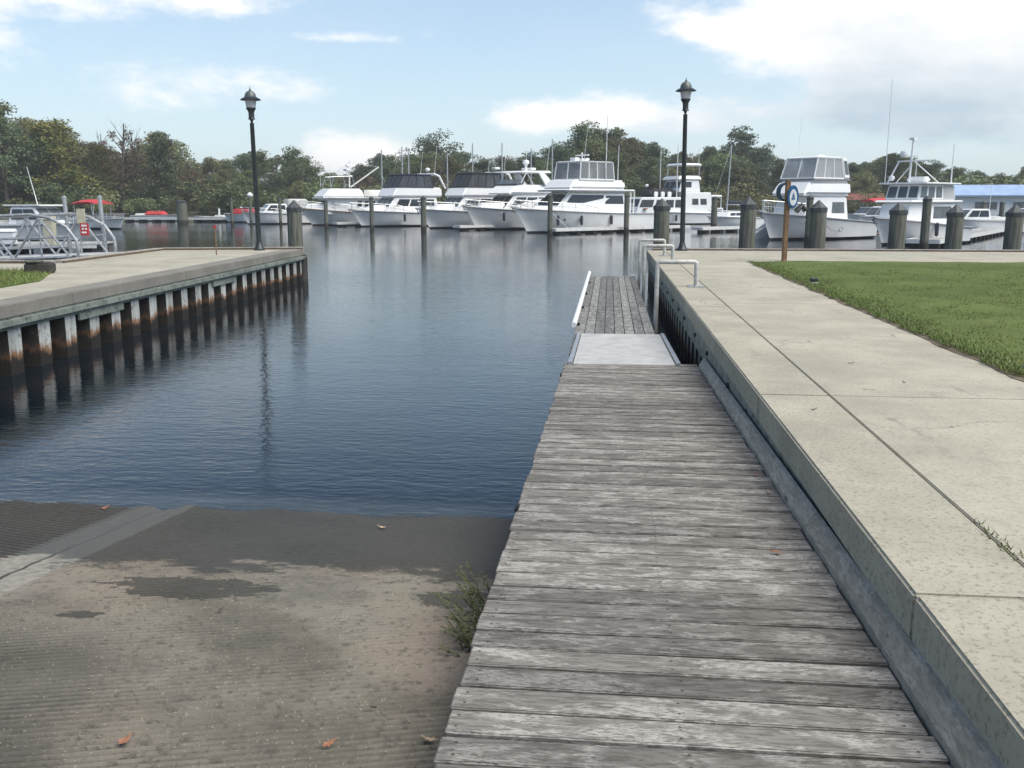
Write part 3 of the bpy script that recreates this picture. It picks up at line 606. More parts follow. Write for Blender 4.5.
em.hexa([(.065, -.135, 1.48), (.135, -.135, 1.48), (.135, -.129, 1.48), (.065, -.129, 1.48)], [(.05, -.135, 1.515), (.15, -.135, 1.515), (.15, -.129, 1.515), (.05, -.129, 1.515)])
em.build('boat_emblem', M['blue_paint'], pn)
hs = MB()
for k in range(4): hs.tube([(-.03 + .15 * math.cos(a) * (1 + .03 * k), .075 + .035 * k, 1.66 + .20 * math.sin(a)) for a in [2 * math.pi * i / 20 for i in range(21)]], .03, 6)
hs.build('hose_coil', M['hose'], sg, smooth=True)
MB().tube([(.22, -.05, 1.20), (.36, -.02, 1.34), (.46, 0, 1.22)], .07, 8).build('nozzle', M['black_metal'], sg, smooth=True)
MB().box(.05, .30, -.03, .03, 1.24, 1.34).build('bracket', M['galv'], sg, bevel=.01)

# ground fixtures on the lawn edge
for (x, y_), lab in (((3.56, 16.9), 'small dark ground floodlight at the path edge of the lawn, the farther one'), ((3.60, 8.3), 'small dark ground floodlight in the lawn at the right photo edge')):
    r = empty('ground_floodlight', (x, y_, .01), R(25), lab, 'floodlight', 'ground floodlights along the lawn')
    MB().hexa([(-.07, -.03, .05), (.07, -.03, .05), (.07, .03, .04), (-.07, .03, .04)], [(-.07, -.04, .10), (.07, -.04, .10), (.07, .03, .11), (-.07, .03, .11)]).build('housing', M['black_metal'], r, bevel=.01)
    MB().tube([(0, 0, -.05), (0, 0, .08)], .02, 8).build('stem', M['black_metal'], r); MB().box(-.07, .07, -.05, .05, 0, .03).build('foot', M['galv'], r, bevel=.005)

# ------------------------------------------------------------------ boats (local +x = bow, +y = port, z = 0 at the waterline)
class Hull:
    def __init__(s, L, B, zb, zs, rake=1.6, flare=1.0, full=.38, zp=1.8):
        s.L, s.B, s.zb, s.zs, s.rake, s.flare, s.full, s.zp = L, B, zb, zs, rake, flare, full, zp
    def hb(s, t): return s.B / 2 * (.93 + .07 * min(1, t / .3)) * (1 if t < s.full else max(.012, 1 - ((t - s.full) / (1 - s.full)) ** 2.3))
    def sheer(s, t): return s.zs + (s.zb - s.zs) * t ** s.zp
    def x(s, t): return -s.L / 2 + s.L * t
    def ring(s, t):
        zs = s.sheer(t); zc = .12 + .55 * t ** 4; zk = -.55 + .35 * t ** 5; hb = s.hb(t); k = t ** 3
        hc = s.hb(min(1, t + .07 * t)) * (.93 - .34 * k * s.flare); out = []
        def pt(f, z): 
            dx = -s.rake * (t ** 4) * max(0, 1 - (z + .3) / (zs + .3)); return (s.x(t) + dx, f, z)
        fr = [(hb, zs), (hb * .985 - (hb - hc) * .12, zs - (zs - zc) * .18), (hc + (hb - hc) * .34, zc + (zs - zc) * .42), (hc, zc), (hc * .5, (zc + zk) / 2 - .08), (0, zk)]
        P = [pt(f, z) for f, z in fr]; Q = [pt(-f, z) for f, z in fr[:-1]][::-1]
        return P + Q
    def build(s, root, mat, name='hull'):
        ts = [i / 18 for i in range(17)] + [.93, .965, .985, 1.]
        return MB().loft([s.ring(t) for t in ts]).build(name, mat, root, smooth=True)
    def edge(s, t, inset=.0, dz=0., side=1): return (s.x(t) - inset * (t > .9), side * max(.0, s.hb(t) - inset), s.sheer(t) + dz)
    def rail(s, root, mat, name='rub_rail', r=.05, dz=-.06, t0=0., t1=1., out=.01):
        mb = MB()
        for sd_ in (1, -1): mb.tube([(s.x(t), sd_ * (s.hb(t) + out), s.sheer(t) + dz) for t in np.linspace(t0, t1, 16)], r, 6)
        return mb.build(name, mat, root, smooth=True)
    def bowrail(s, root, t0=.5, h=.7, r=.028, n=7, mid=True, mat='steel'):
        mb = MB(); ts = np.linspace(t0, .985, n)
        for sd_ in (1, -1):
            top = [(s.x(t) + .02, sd_ * max(.05, s.hb(t) - .14), s.sheer(t) + h * min(1, .55 + i * .25)) for i, t in enumerate(ts)]
            mb.tube(top, r, 6)
            if mid: mb.tube([(a, b, c - h * .5) for a, b, c in top], r * .7, 5)
            for (a, b, c), t in zip(top, ts): mb.tube([(a, b, s.sheer(t) - .02), (a, b, c)], r * .9, 5)
        a = s.x(.985) + .02; z = s.sheer(.985) + h; y = max(.05, s.hb(.985) - .14)
        mb.tube([(a, y, z), (a + .25, y * .6, z), (a + .25, -y * .6, z), (a, -y, z)], r, 6)
        return mb.build('bow_rail', M[mat], root, smooth=True)
class Block:
    def __init__(s, x0, x1, w, z0, X0, X1, W, z1, wf=None):
        wf = wf or w; WF = W * wf / w
        s.a = (x0, x1, w, z0, X0, X1, W, z1)
        b = [(x0, -w, z0), (x1, -wf, z0), (x1, wf, z0), (x0, w, z0)]; t = [(X0, -W, z1), (X1, -WF, z1), (X1, WF, z1), (X0, W, z1)]; s.b, s.t = b, t
        s.q = dict(front=(b[1], b[2], t[2], t[1]), port=(b[2], b[3], t[3], t[2]), star=(b[0], b[1], t[1], t[0]), back=(b[3], b[0], t[0], t[3]), top=(t[0], t[1], t[2], t[3]))
    def build(s, name, mat, root, bevel=.07): s.o = MB().hexa(s.b, s.t).build(name, mat, root, smooth=True, bevel=bevel * 1.25); return s
    def win(s, face, u0, u1, v0, v1, mat='glass', n=1, gap=.03, name='window', t=.02):
        fs = ('port', 'star') if face == 'sides' else (face,)
        for f in fs:
            for k in range(n):
                w = (u1 - u0 - gap * (n - 1)) / n; a = u0 + k * (w + gap); b = a + w
                if f == 'star': a, b = 1 - b, 1 - a
                MB().panel(s.q[f], a, b, v0, v1, t).build(name, M[mat], s.o)
        return s
    def enclosure(s, root, frame, pane, top=None, nf=3, ns=3, r=.05, tt=.10):
        mb = MB(); e = MB()
        for f, n in (('front', nf), ('port', ns), ('star', ns), ('back', nf)):
            for k in range(n): e.panel(s.q[f], (k + .02) / n, (k + .98) / n, .03, .97, .012)
            bl, br, tr, tl = [Vector(p) for p in s.q[f]]
            for k in range(n): mb.tube([bl.lerp(br, k / n), tl.lerp(tr, k / n)], r, 6)
            mb.tube([bl, br], r, 6); mb.tube([tl, tr], r, 6)
        e.build('enclosure_panels', M[pane], root); mb.build('enclosure_frame', M[frame], root)
        if top:
            b = [(x, y, z + .03) for x, y, z in s.t]; c = [(x * .97 + .03 * s.t[0][0], y * .9, z + .03 + tt) for x, y, z in s.t]
            g_ = .12; b = [(x + g_ * (1 if i in (1, 2) else -1), y + g_ * (1 if i > 1 else -1), z) for i, (x, y, z) in enumerate(b)]
            MB().hexa(b, c).build('canopy_top', M[top], root, bevel=.04)
def dome(root, p, r=.3): MB().lathe([(r * .6, -r * .5), (r * .65, -.1 * r), (r, 0), (r, r * .4), (r * .8, r * .85), (r * .3, r * 1.05)], p, 14).build('radar_dome', M['white'], root, smooth=True)
def antenna(root, p, h, lean=(0, 0), r=.022): MB().tube([p, (p[0] + lean[0], p[1] + lean[1], p[2] + h)], r, 5, r * .5).build('antenna', M['white'], root)
def fender(root, p): MB().lathe([(.03, .42), (.12, .34), (.13, 0), (.12, -.34), (.03, -.40)], p, 10).build('fender', M['fender'], root, smooth=True)
def anchor(root, H):
    x, z = H.x(1.0), H.sheer(1.0)
    MB().box(x - .5, x + .28, -.11, .11, z - .02, z + .07).tube([(x + .2, 0, z - .02), (x - .1, 0, z - .38)], .05, 6).tube([(x - .1, -.2, z - .32), (x - .1, .2, z - .32)], .04, 6).build('anchor', M['galv'], root)
def place(px, py, ang, L, wl=.45):       # stem at the waterline -> boat centre ; heading (-sin, -cos)
    h = Vector((-math.sin(ang), -math.cos(ang))); c = Vector((px, py)) - h * wl * L
    return (c.x, c.y, WZ), math.atan2(h.y, h.x)
YG = 'motor yachts moored in the marina'
# --- sedan yacht with a big enclosed flybridge: two similar ones
def sedan(px, py, L, B, label, zb, zs, z_h, z_b, z_e, frame, pane, top, ang=42, hullmat='hull'):
    loc, rz = place(px, py, R(ang), L); r = empty('motor_yacht', loc, rz, label, 'yacht', YG); H = Hull(L, B, zb, zs)
    H.build(r, M[hullmat]); H.rail(r, M['rub']); H.bowrail(r, .52); anchor(r, H); w = B / 2 - .45
    Block(L * .10, L * .40, w * .86, zs, L * .12, L * .32, w * .62, zb + .42, .55).build('trunk_cabin', M['white'], r, .12)
    c = Block(-L * .27, L * .26, w, zs - .05, -L * .25, L * .14, w * .9, z_h, w * .82).build('cabin', M['white'], r); c.win('front', .05, .95, .42, .92, 'glass_grey', 3).win('sides', .12, .92, .45, .86, 'glass', 3)
    b_ = Block(-L * .30, L * .18, w * 1.02, z_h + .003, -L * .30, L * .13, w * .98, z_b, w * .86).build('flybridge', M['white'], r, .12)
    e = Block(-L * .22, L * .12, w * .90, z_b + .02, -L * .20, L * .06, w * .80, z_e, w * .78); e.enclosure(r, frame, pane, top, 3, 4, .06)
    Block(-L * .22, -L * .12, .5, z_b + .01, -L * .22, -L * .13, .45, z_b + .8).build('helm_seat', M['offwhite'], r)
    mb = MB()
    for sd_ in (1, -1): mb.tube([(-L * .33, sd_ * w, z_b - .1), (-L * .27, sd_ * w * .96, z_e - .05), (-L * .24, sd_ * w * .8, z_e + .16)], .12, 8)
    mb.tube([(-L * .24, w * .82, z_e + .16), (-L * .24, -w * .82, z_e + .16)], .12, 8); mb.build('radar_arch', M['white'], r, smooth=True)
    antenna(r, (-L * .25, w * .7, z_e), 3.2, (-.4, 0)); antenna(r, (-L * .25, -w * .7, z_e), 2.6, (-.4, 0))
    MB().box(-L * .5 - .9, -L * .5, -B * .42, B * .42, .22, .34).build('swim_platform', M['teak'], r, bevel=.03)
    return r, H
r7, H7 = sedan(-26.0, 96.2, 13.2, 4.5, 'white motor yacht with smoked flybridge enclosure, left of its near twin with the black top', 1.75, 1.35, 3.05, 4.05, 5.3, 'navy', 'vinyl_dark', 'navy')
dome(r7, (-14 * .24, 0, 5.9), .26); fender(r7, (1.5, 2.35, .9))
r8, H8 = sedan(-17.8, 90.4, 13.0, 4.5, 'white motor yacht with long black topped flybridge enclosure, in the middle of the row', 1.9, 1.45, 3.05, 3.95, 5.25, 'black_canvas', 'vinyl_dark', 'black_canvas', 43)
MB().box(-3.6, -2.9, -.3, .3, 5.75, 5.98).build('radar_scanner', M['white'], r8, bevel=.05)
# --- b9 : sport yacht with radar arch and hardtop
L, B = 13.8, 4.6; loc, rz = place(-12.6, 85.9, R(40), L); r = empty('motor_yacht', loc, rz, 'white motor yacht with high grey bow, curved radar arch and white dome', 'yacht', YG); H = Hull(L, B, 2.15, 1.5, 1.7)
H.build(r, M['hull_grey']); H.rail(r, M['rub']); H.bowrail(r, .55, .6); anchor(r, H)
Block(2.6, 5.6, 1.5, 1.6, 2.6, 4.8, 1.1, 2.45, .6).build('trunk_cabin', M['white'], r, .14)
c = Block(-2.9, 3.8, 1.9, 1.45, -2.6, 1.8, 1.75, 3.2, 1.45).build('cabin', M['white'], r); c.win('front', .05, .95, .3, .9, 'glass', 3).win('sides', .1, .9, .45, .85, 'glass', 3)
Block(-3.0, 2.9, 1.95, 3.203, -3.0, 1.7, 1.8, 4.1, 1.6).build('flybridge', M['white'], r, .16)
ws = Block(.9, 1.75, 1.45, 4.11, .4, 1.1, 1.3, 4.6).build('windscreen', M['glass_grey'], r, .05)
for s_ in (1, -1):
    mb = MB(); mb.hexa([(-3.0, s_ * 1.85 - .08, 4.0), (-1.7, s_ * 1.85 - .08, 4.0), (-1.7, s_ * 1.85 + .08, 4.0), (-3.0, s_ * 1.85 + .08, 4.0)], [(-1.7, s_ * 1.65 - .08, 5.2), (-.9, s_ * 1.65 - .08, 5.2), (-.9, s_ * 1.65 + .08, 5.2), (-1.7, s_ * 1.65 + .08, 5.2)])
    mb.tube([(1.2, s_ * 1.35, 4.1), (.5, s_ * 1.5, 5.25)], .06, 6).tube([(-.3, s_ * 1.6, 4.1), (.5, s_ * 1.5, 5.25)], .06, 6)
    mb.build('radar_arch', M['white'], r, bevel=.03)
MB().hexa([(-2.6, -1.85, 5.2), (1.0, -1.5, 5.2), (1.0, 1.5, 5.2), (-2.6, 1.85, 5.2)], [(-2.5, -1.65, 5.42), (.7, -1.3, 5.38), (.7, 1.3, 5.38), (-2.5, 1.65, 5.42)]).build('hardtop', M['white'], r, bevel=.06)
MB().lathe([(.16, 0), (.12, .5), (.12, .55)], (-.9, 0, 5.40), 8).build('radar_mast', M['white'], r); dome(r, (-.9, 0, 6.10), .33)
MB().box(-1.9, -1.25, -1.0, .4, 5.5, 5.72).build('radar_scanner', M['white'], r, bevel=.05); antenna(r, (-2.2, 1.5, 5.4), 3.0, (-.5, 0)); antenna(r, (-2.2, -1.5, 5.4), 2.4, (-.5, 0)); fender(r, (3.8, 1.9, 1.2)); fender(r, (1.8, 2.35, 1.0))
# --- b10 : the largest white yacht
L, B = 16.6, 5.0; loc, rz = place(-7.2, 77.2, R(41), L * .92); r = empty('motor_yacht', loc, rz, 'largest white motor yacht with dark side windows and silver framed flybridge enclosure', 'yacht', YG); H = Hull(L, B, 2.05, 1.55, 1.9, zp=2.2)
r.scale = (.92, 1, 1); H.build(r, M['hull']); H.rail(r, M['rub'], r=.045); H.bowrail(r, .50, .62, .025); anchor(r, H)
mb = MB()
for s_ in (1, -1):
    for t in (.62, .72, .82): 
        p = Vector(H.ring(t)[2] if s_ > 0 else H.ring(t)[-2]); mb.lathe([(.16, -.03), (.16, .03)], (0, 0, 0), 12)
        for i in range(len(mb.v) - 24, len(mb.v)): x_, y_, z_ = mb.v[i]; mb.v[i] = (p.x + x_ * 1.7, p.y + s_ * .03 + z_ * s_, p.z + .22 + y_ * .8)
mb.build('porthole', M['glass'], r)
c = Block(-4.6, 5.2, 2.05, 1.4, -4.3, 2.6, 1.8, 3.35, 1.35).build('cabin', M['white'], r, .12)
c.win('port', .08, .62, .52, .86, 'glass', 1).win('port', .66, .95, .48, .84, 'glass', 1).win('star', .08, .95, .5, .86, 'glass', 2).win('front', .04, .96, .42, .88, 'glass', 2)
Block(4.4, 6.8, 1.25, 1.75, 4.2, 5.4, .9, 2.15, .6).build('trunk_cabin', M['white'], r, .12)
Block(-5.5, 3.6, 2.15, 3.353, -5.5, 3.1, 2.1, 3.56, 1.8).build('bridge_overhang', M['white'], r, .06)
MB().prism([(-5.4, -2.165), (3.45, -1.83), (3.6, -1.6), (3.6, 1.6), (3.45, 1.83), (-5.4, 2.165)], 3.42, 3.48).build('accent_stripe', M['rub'], r)
Block(-4.3, 3.1, 2.05, 3.563, -4.2, 2.3, 1.9, 4.35, 1.7).build('flybridge', M['white'], r, .16)
e = Block(-2.8, 1.6, 1.75, 4.36, -2.7, 1.4, 1.62, 5.8, 1.5); e.enclosure(r, 'white', 'vinyl', 'offwhite', 2, 4, .065, .07)
Block(-.6, .3, 1.1, 4.4, -.6, .1, 1.1, 5.3).build('helm_seat', M['offwhite'], r, .05); Block(.8, 1.4, .9, 4.4, .9, 1.3, .8, 5.2).build('helm_console', M['offwhite'], r, .05)
mb = MB().box(-.8, .0, -.35, .35, 5.88, 6.14).tube([(-.4, 0, 6.1), (-.4, 0, 6.65)], .08, 8); mb.box(-.5, -.3, -.75, .75, 6.36, 6.48).box(.3, .9, -.3, .3, 5.88, 6.2); mb.build('radar_mast', M['white'], r, bevel=.02)
dome(r, (-1.5, -.3, 6.05), .18); antenna(r, (-1.6, 1.75, 4.4), 5.2, (-.1, 0), .05); antenna(r, (-2.3, -1.4, 5.8), 3.2, (-.5, 0)); antenna(r, (-3.1, 1.9, 4.3), 3.0, (-.1, 0), .05)
mb = MB()
for x in (-4.9, -5.4): mb.tube([(x, 1.95, 1.5), (x - .1, 1.95, 3.4)], .07, 6)
mb.build('aft_pillar', M['white'], r); MB().box(-9.3, -8.3, -2.1, 2.1, .22, .36).build('swim_platform', M['teak'], r, bevel=.03)
for x in (-1.5, 2.2, 4.6): fender(r, (x, H.hb((x + 8.3) / 16.6) + .06, 1.0))
mb = MB().tube([(-4.2, 2.1, 1.6), (-6.2, 2.3, 1.2)], .02, 5).tube([(5.8, 1.6, 1.9), (4.2, 2.9, .1)], .02, 5); mb.build('mooring_line', M['offwhite'], r)
# --- b6 : long white trawler with mast and boom
L, B = 15.5, 4.7; loc, rz = place(-33.2, 101.2, R(50), L * .84); r = empty('trawler_yacht', loc, rz, 'white trawler yacht with mast, slanting boom and covered dinghy, leftmost of the big white row', 'yacht', YG); H = Hull(L, B, 2.0, 1.25, 2.3, 1.25)
H.build(r, M['hull2']); r.scale = (.84, 1, .97); H.rail(r, M['teak'], r=.06); H.bowrail(r, .45, .75); anchor(r, H)
Block(4.4, 7.0, 1.4, 1.6, 4.4, 6.4, 1.0, 2.45, .42).build('trunk_cabin', M['white'], r, .12)
c = Block(-6.6, 4.6, 1.95, 1.2, -6.6, 4.2, 1.9, 3.0, 1.5).build('cabin', M['white'], r); c.win('port', .38, .78, .48, .84, 'glass', 5, .035).win('star', .3, .8, .48, .84, 'glass', 5, .035).win('front', .06, .94, .45, .88, 'glass', 3)
MB().prism([(-7.3, -2.15), (3.6, -2.1), (5.0, -1.6), (5.0, 1.6), (3.6, 2.1), (-7.3, 2.15)], 3.003, 3.12).build('boat_deck', M['white'], r, bevel=.03)
Block(-.9, 5.0, 1.75, 3.123, -.5, 3.8, 1.6, 4.1, 1.5).build('flybridge', M['white'], r, .14)
mb = MB().tube([(.4, 0, 4.3), (.3, 0, 7.2)], .10, 8, .07).tube([(.3, -.9, 6.0), (.3, .9, 6.0)], .05, 6); mb.build('mast', M['white'], r)
MB().tube([(.2, 0, 4.3), (-3.8, .3, 6.6)], .085, 8).build('boom', M['offwhite'], r)
MB().tube([(.3, 0, 7.1), (-3.8, .3, 6.6)], .014, 4).tube([(-3.8, .3, 6.6), (-5.4, .3, 3.3)], .014, 4).tube([(.3, 0, 7.1), (4.6, 0, 4.4)], .014, 4).build('rigging', M['steel'], r)
mb = MB(); 
for s_ in (1, -1): mb.tube([(3.6, s_ * 1.2, 4.3), (3.2, s_ * 1.2, 5.4), (.6, s_ * 1.2, 5.5), (.3, s_ * 1.2, 4.3)], .045, 6)
for x in (3.2, 1.9, .6): mb.tube([(x, -1.2, 5.45), (x, 1.2, 5.45)], .04, 5)
mb.build('bimini_frame', M['steel'], r); MB().box(.7, 1.2, -1.1, 1.1, 5.48, 5.6).build('folded_bimini', M['navy'], r, bevel=.02)
MB().box(.42, 1.0, -.5, .5, 6.1, 6.32).build('radar_scanner', M['white'], r, bevel=.05); dome(r, (.62, .0, 6.62), .25)
rg = [[(x, y * w_, z * .9 + 3.14) for y, z in ((-1, .1), (-.9, .55), (-.4, .95), (.4, .95), (.9, .55), (1, .1))] for x, w_ in ((-5.9, .55), (-4.9, .85), (-3.3, .85), (-2.1, .55), (-1.7, .1))]
MB().loft(rg).build('covered_dinghy', M['offwhite'], r, smooth=True)
Block(-9.0, -6.7, 1.8, 2.95, -8.6, -6.9, 1.7, 3.2).build('aft_awning', M['blue_canvas'], r, .05)
mb = MB()
for x in (-8.8, -6.9):
    for s_ in (1, -1): mb.tube([(x + .8, s_ * 1.75, 1.3), (x + .1, s_ * 1.75, 3.0)], .04, 5)
mb.build('awning_frame', M['steel'], r); antenna(r, (3.8, 1.3, 4.3), 2.6, (0, 0), .03); antenna(r, (3.8, -1.3, 4.3), 2.0, (0, 0), .03)
# --- b11 : long houseboat-like trawler with pilothouse
L, B = 17.0, 4.9; loc, rz = place(-.5, 106.5, R(58), L, .45); r = empty('trawler_yacht', loc, rz, 'white two deck trawler with square windows and canopied flybridge behind the right lamp post', 'yacht', YG); H = Hull(L, B, 1.9, 1.35, 1.6)
loc = (6.2, 112, WZ); r.location = loc; r.scale = (.84, 1, .93); H.build(r, M['hull']); H.rail(r, M['rub']); H.bowrail(r, .6, .7)
c = Block(-1.6, 6.2, 2.1, 1.3, -1.6, 5.2, 2.0, 3.3).build('cabin', M['white'], r); c.win('port', .02, .30, .40, .84, 'glass', 1).win('port', .36, .98, .38, .84, 'glass', 3, .04).win('star', .1, .9, .4, .84, 'glass', 3).win('front', .06, .94, .45, .88, 'glass', 3)
c = Block(-6.4, -1.63, 2.15, 1.3, -6.2, -1.63, 2.0, 3.9).build('aft_cabin', M['white'], r); c.win('port', .28, .80, .42, .70, 'glass', 2, .08).win('star', .28, .80, .42, .70, 'glass', 2, .08)
c = Block(-4.6, -1.0, 1.75, 3.903, -4.4, -1.6, 1.6, 5.4).build('pilothouse', M['white'], r); c.win('front', .06, .94, .35, .85, 'glass', 3).win('port', .1, .55, .4, .85, 'glass', 1).win('star', .1, .6, .4, .85, 'glass', 1)
Block(-4.8, -.9, 1.8, 5.403, -4.6, -1.3, 1.6, 5.9).build('flybridge', M['white'], r, .1)
mb = MB()
for x in (-4.4, -1.7):
    for s_ in (1, -1): MB().tube([(x, s_ * 1.5, 5.8), (x - .1, s_ * 1.5, 7.1)], .05, 6).build('canopy_pole', M['steel'], r)
Block(-4.9, -1.4, 1.7, 7.1, -4.7, -1.6, 1.5, 7.42).build('flybridge_canopy', M['white'], r, .1); MB().box(-4.5, -1.8, -1.2, 1.2, 7.43, 7.58).build('canopy_cover', M['black_canvas'], r, bevel=.05)
Block(-1.5, 3.4, 1.6, 3.31, -1.0, 2.9, 1.2, 4.4).build('dinghy_cover', M['black_canvas'], r, .3)
for k in range(3): MB().box(.1 + k * 1.1, .75 + k * 1.1, 1.45, 1.62, 3.32, 3.95).build('deck_locker', M['white'], r, bevel=.08)
MB().tube([(4.6, 0, 3.3), (4.6, 0, 6.0)], .10, 8).box(4.5, 4.7, -.9, .9, 5.2, 5.32).build('signal_mast', M['white'], r); dome(r, (2.9, 0, 4.65), .22)
antenna(r, (-.7, 1.6, 3.3), 6.3, (0, 0), .09); antenna(r, (-.6, -1.6, 3.3), 6.2, (0, 0), .08); antenna(r, (-4.4, 1.4, 7.1), 2.4, (0, 0), .04)
Block(-8.2, -6.4, 1.9, 3.25, -8.4, -6.3, 1.9, 3.6).build('aft_hardtop', M['white'], r, .12)
mb = MB()
for x in (-8.1, -7.2):
    for s_ in (1, -1): mb.tube([(x, s_ * 1.8, 1.3), (x, s_ * 1.8, 3.3)], .06, 6)
mb.build('aft_pillar', M['white'], r); Block(-8.4, -6.4, 2.0, 1.3, -8.4, -6.4, 2.0, 2.0).build('aft_coaming', M['white'], r, .05).win('port', .15, .85, .3, .8, 'glass_grey', 1)
MB().lathe([(.32, 0), (.32, .1), (.22, .1), (.22, 0)], (0, 0, 0), 14).build('life_ring', M['foam'], r).location = (4.8, 2.25, 1.9); r.children[-1].rotation_euler = (R(90), 0, 0)
for x in (0, 3): fender(r, (x, 2.5, .8))
# --- b12 : small sailboat with bare mast
L, B = 8.5, 2.9; r = empty('sailboat', (12.5, 100, WZ), math.atan2(-.75, -.66), 'white sailboat with bare mast and dark boom cover right of the right lamp post', 'sailboat'); H = Hull(L, B, 1.15, .95, 1.1)
H.build(r, M['hull']); H.rail(r, M['rub'], r=.03); c = Block(-1.8, 2.2, .95, .95, -1.7, 1.6, .75, 1.55).build('cabin', M['white'], r); c.win('sides', .1, .9, .35, .8, 'glass', 3)
MB().tube([(1.0, 0, 1.4), (.60, 0, 8.2)], .085, 8, .06).build('mast', M['alu'], r); MB().tube([(.95, 0, 2.3), (-3.2, 0, 2.2)], .07, 6).build('boom', M['alu'], r); MB().tube([(.8, 0, 2.5), (-1, 0, 2.48), (-3.0, 0, 2.3)], .2, 8, .1).build('sail_cover', M['navy'], r, smooth=True)
MB().tube([(.60, 0, 8.1), (4.1, 0, 1.2)], .012, 4).tube([(.60, 0, 8.1), (-4.1, 0, 1.2)], .012, 4).build('rigging', M['steel'], r)
mb = MB()
for s_ in (1, -1): mb.tube([(-4.0, s_ * 1.1, 1.0), (-4.0, s_ * 1.1, 1.7), (-2.2, s_ * 1.3, 1.65), (2, s_ * 1.25, 1.6), (4.0, s_ * .1, 1.8)], .025, 5)
mb.build('lifeline', M['steel'], r)
# --- b13 : right yacht with pale enclosure
L, B = 13.2, 4.5; loc, rz = place(10.25, 64.2, R(47), L * .80); r = empty('motor_yacht', loc, rz, 'white motor yacht with pale clear flybridge enclosure behind the blue oval sign', 'yacht', YG); H = Hull(L, B, 1.85, 1.15, 1.5, zp=1.3)
H.build(r, M['hull_grey']); r.scale = (.80, .92, 1.0); H.rail(r, M['rub'], r=.04); H.bowrail(r, .62, .75, .03); anchor(r, H)
Block(2.0, 5.7, 1.65, 1.35, 1.6, 3.3, 1.3, 2.88, .55).build('trunk_cabin', M['white'], r, .2)
c = Block(-2.4, 3.4, 1.9, 1.15, -2.2, 2.4, 1.75, 2.9, 1.5).build('cabin', M['white'], r, .1); c.win('port', .60, .90, .34, .76, 'glass_grey', 1).win('star', .2, .8, .4, .8, 'glass', 2).win('front', .08, .92, .55, .92, 'offwhite', 1)
Block(-2.5, 3.5, 2.0, 2.903, -2.5, 2.4, 1.85, 3.9, 1.6).build('flybridge', M['white'], r, .18)
MB().prism([(-2.4, -1.82), (2.3, -1.55), (2.3, 1.55), (-2.4, 1.82)], 3.903, 4.02).build('enclosure_sill', M['rub'], r)
e = Block(-1.5, 2.15, 1.75, 4.03, -1.3, 1.55, 1.6, 5.35, 1.45); e.enclosure(r, 'white', 'vinyl_pale', 'white', 2, 3, .06, .10)
Block(-2.4, -1.6, 1.8, 4.03, -2.0, -1.35, 1.65, 5.42).build('arch_panel', M['white'], r, .06).win('port', .2, .8, .2, .85, 'glass_grey', 1)
Block(-1.0, -.2, 1.0, 4.03, -1.0, -.4, 1.0, 4.8).build('helm_seat', M['white'], r, .06)
MB().lathe([(.5, 0), (.45, .12), (.2, .2)], (-.8, 0, 5.46), 14).build('radar_scanner', M['white'], r, smooth=True); antenna(r, (.2, -1.3, 5.4), 3.0, (-.3, 0), .02)
MB().lathe([(.12, -.02), (.12, .03)], (0, 0, 0), 10).build('porthole', M['glass'], r).location = (2.0, 2.1, 1.0); r.children[-1].rotation_euler = (R(90), 0, 0)
mb = MB(); mb.tube([(1.4, 2.24, .95), (.6, 2.25, .62), (-.4, 2.26, .55)], .02, 5); oval_p = [(-.7 + .28 * math.cos(a), 2.27, .66 + .14 * math.sin(a)) for a in [2 * math.pi * i / 16 for i in range(17)]]; mb.tube(oval_p, .022, 5); mb.build('hull_emblem', M['rub'], r)
for z in (2.15, 2.5): MB().lathe([(.12, 0), (.12, .06)], (0, 0, 0), 10).build('side_vent', M['glass'], r).location = (-2.9, 1.9, z); r.children[-1].rotation_euler = (R(90), 0, 0)
MB().box(-7.5, -6.6, -1.9, 1.9, .22, .34).build('swim_platform', M['teak'], r, bevel=.03)
# --- b14 : trawler with mast on the right
L, B = 11.0, 4.0; loc, rz = place(15.4, 56.8, R(46), L * .74); r = empty('trawler_yacht', loc, rz, 'white pilothouse trawler with tall white mast and cross arm at the right', 'yacht', YG); H = Hull(L, B, 1.62, 1.0, 1.5, 1.3, zp=1.3)
H.build(r, M['hull_grey']); r.scale = (.74, .92, 1.0); H.rail(r, M['rub'], r=.045); anchor(r, H)
c = Block(-3.3, 3.4, 1.65, 1.0, -3.2, 2.7, 1.55, 2.45, 1.0).build('cabin', M['white'], r, .08); c.win('port', .52, .88, .36, .84, 'glass_grey', 1).win('star', .3, .85, .4, .84, 'glass_grey', 2)
MB().hexa([(-3.7, -1.75, 2.453), (3.1, -1.3, 2.453), (3.1, 1.3, 2.453), (-3.7, 1.75, 2.453)], [(-3.7, -1.75, 2.58), (2.9, -1.25, 2.58), (2.9, 1.25, 2.58), (-3.7, 1.75, 2.58)]).build('visor_deck', M['white'], r, bevel=.03)
c = Block(-3.1, 1.9, 1.5, 2.583, -2.9, 1.55, 1.42, 3.50, 1.15).build('pilothouse', M['white'], r, .05); c.win('front', .05, .95, .16, .86, 'glass_grey', 3, .06).win('port', .04, .62, .16, .86, 'glass_grey', 3, .05).win('port', .66, .97, .08, .9, 'vinyl', 1).win('star', .05, .95, .2, .86, 'glass_grey', 3, .05)
MB().box(-3.5, 1.9, -1.65, 1.65, 3.503, 3.60).build('roof', M['white'], r, bevel=.03)
MB().tube([(1.0, 0, 2.5), (.75, 0, 6.1)], .085, 8, .06).tube([(.85, -.9, 4.85), (.85, 1.3, 4.85)], .05, 6).box(.55, 1.0, -.16, .16, 6.05, 6.17).build('mast', M['white'], r)
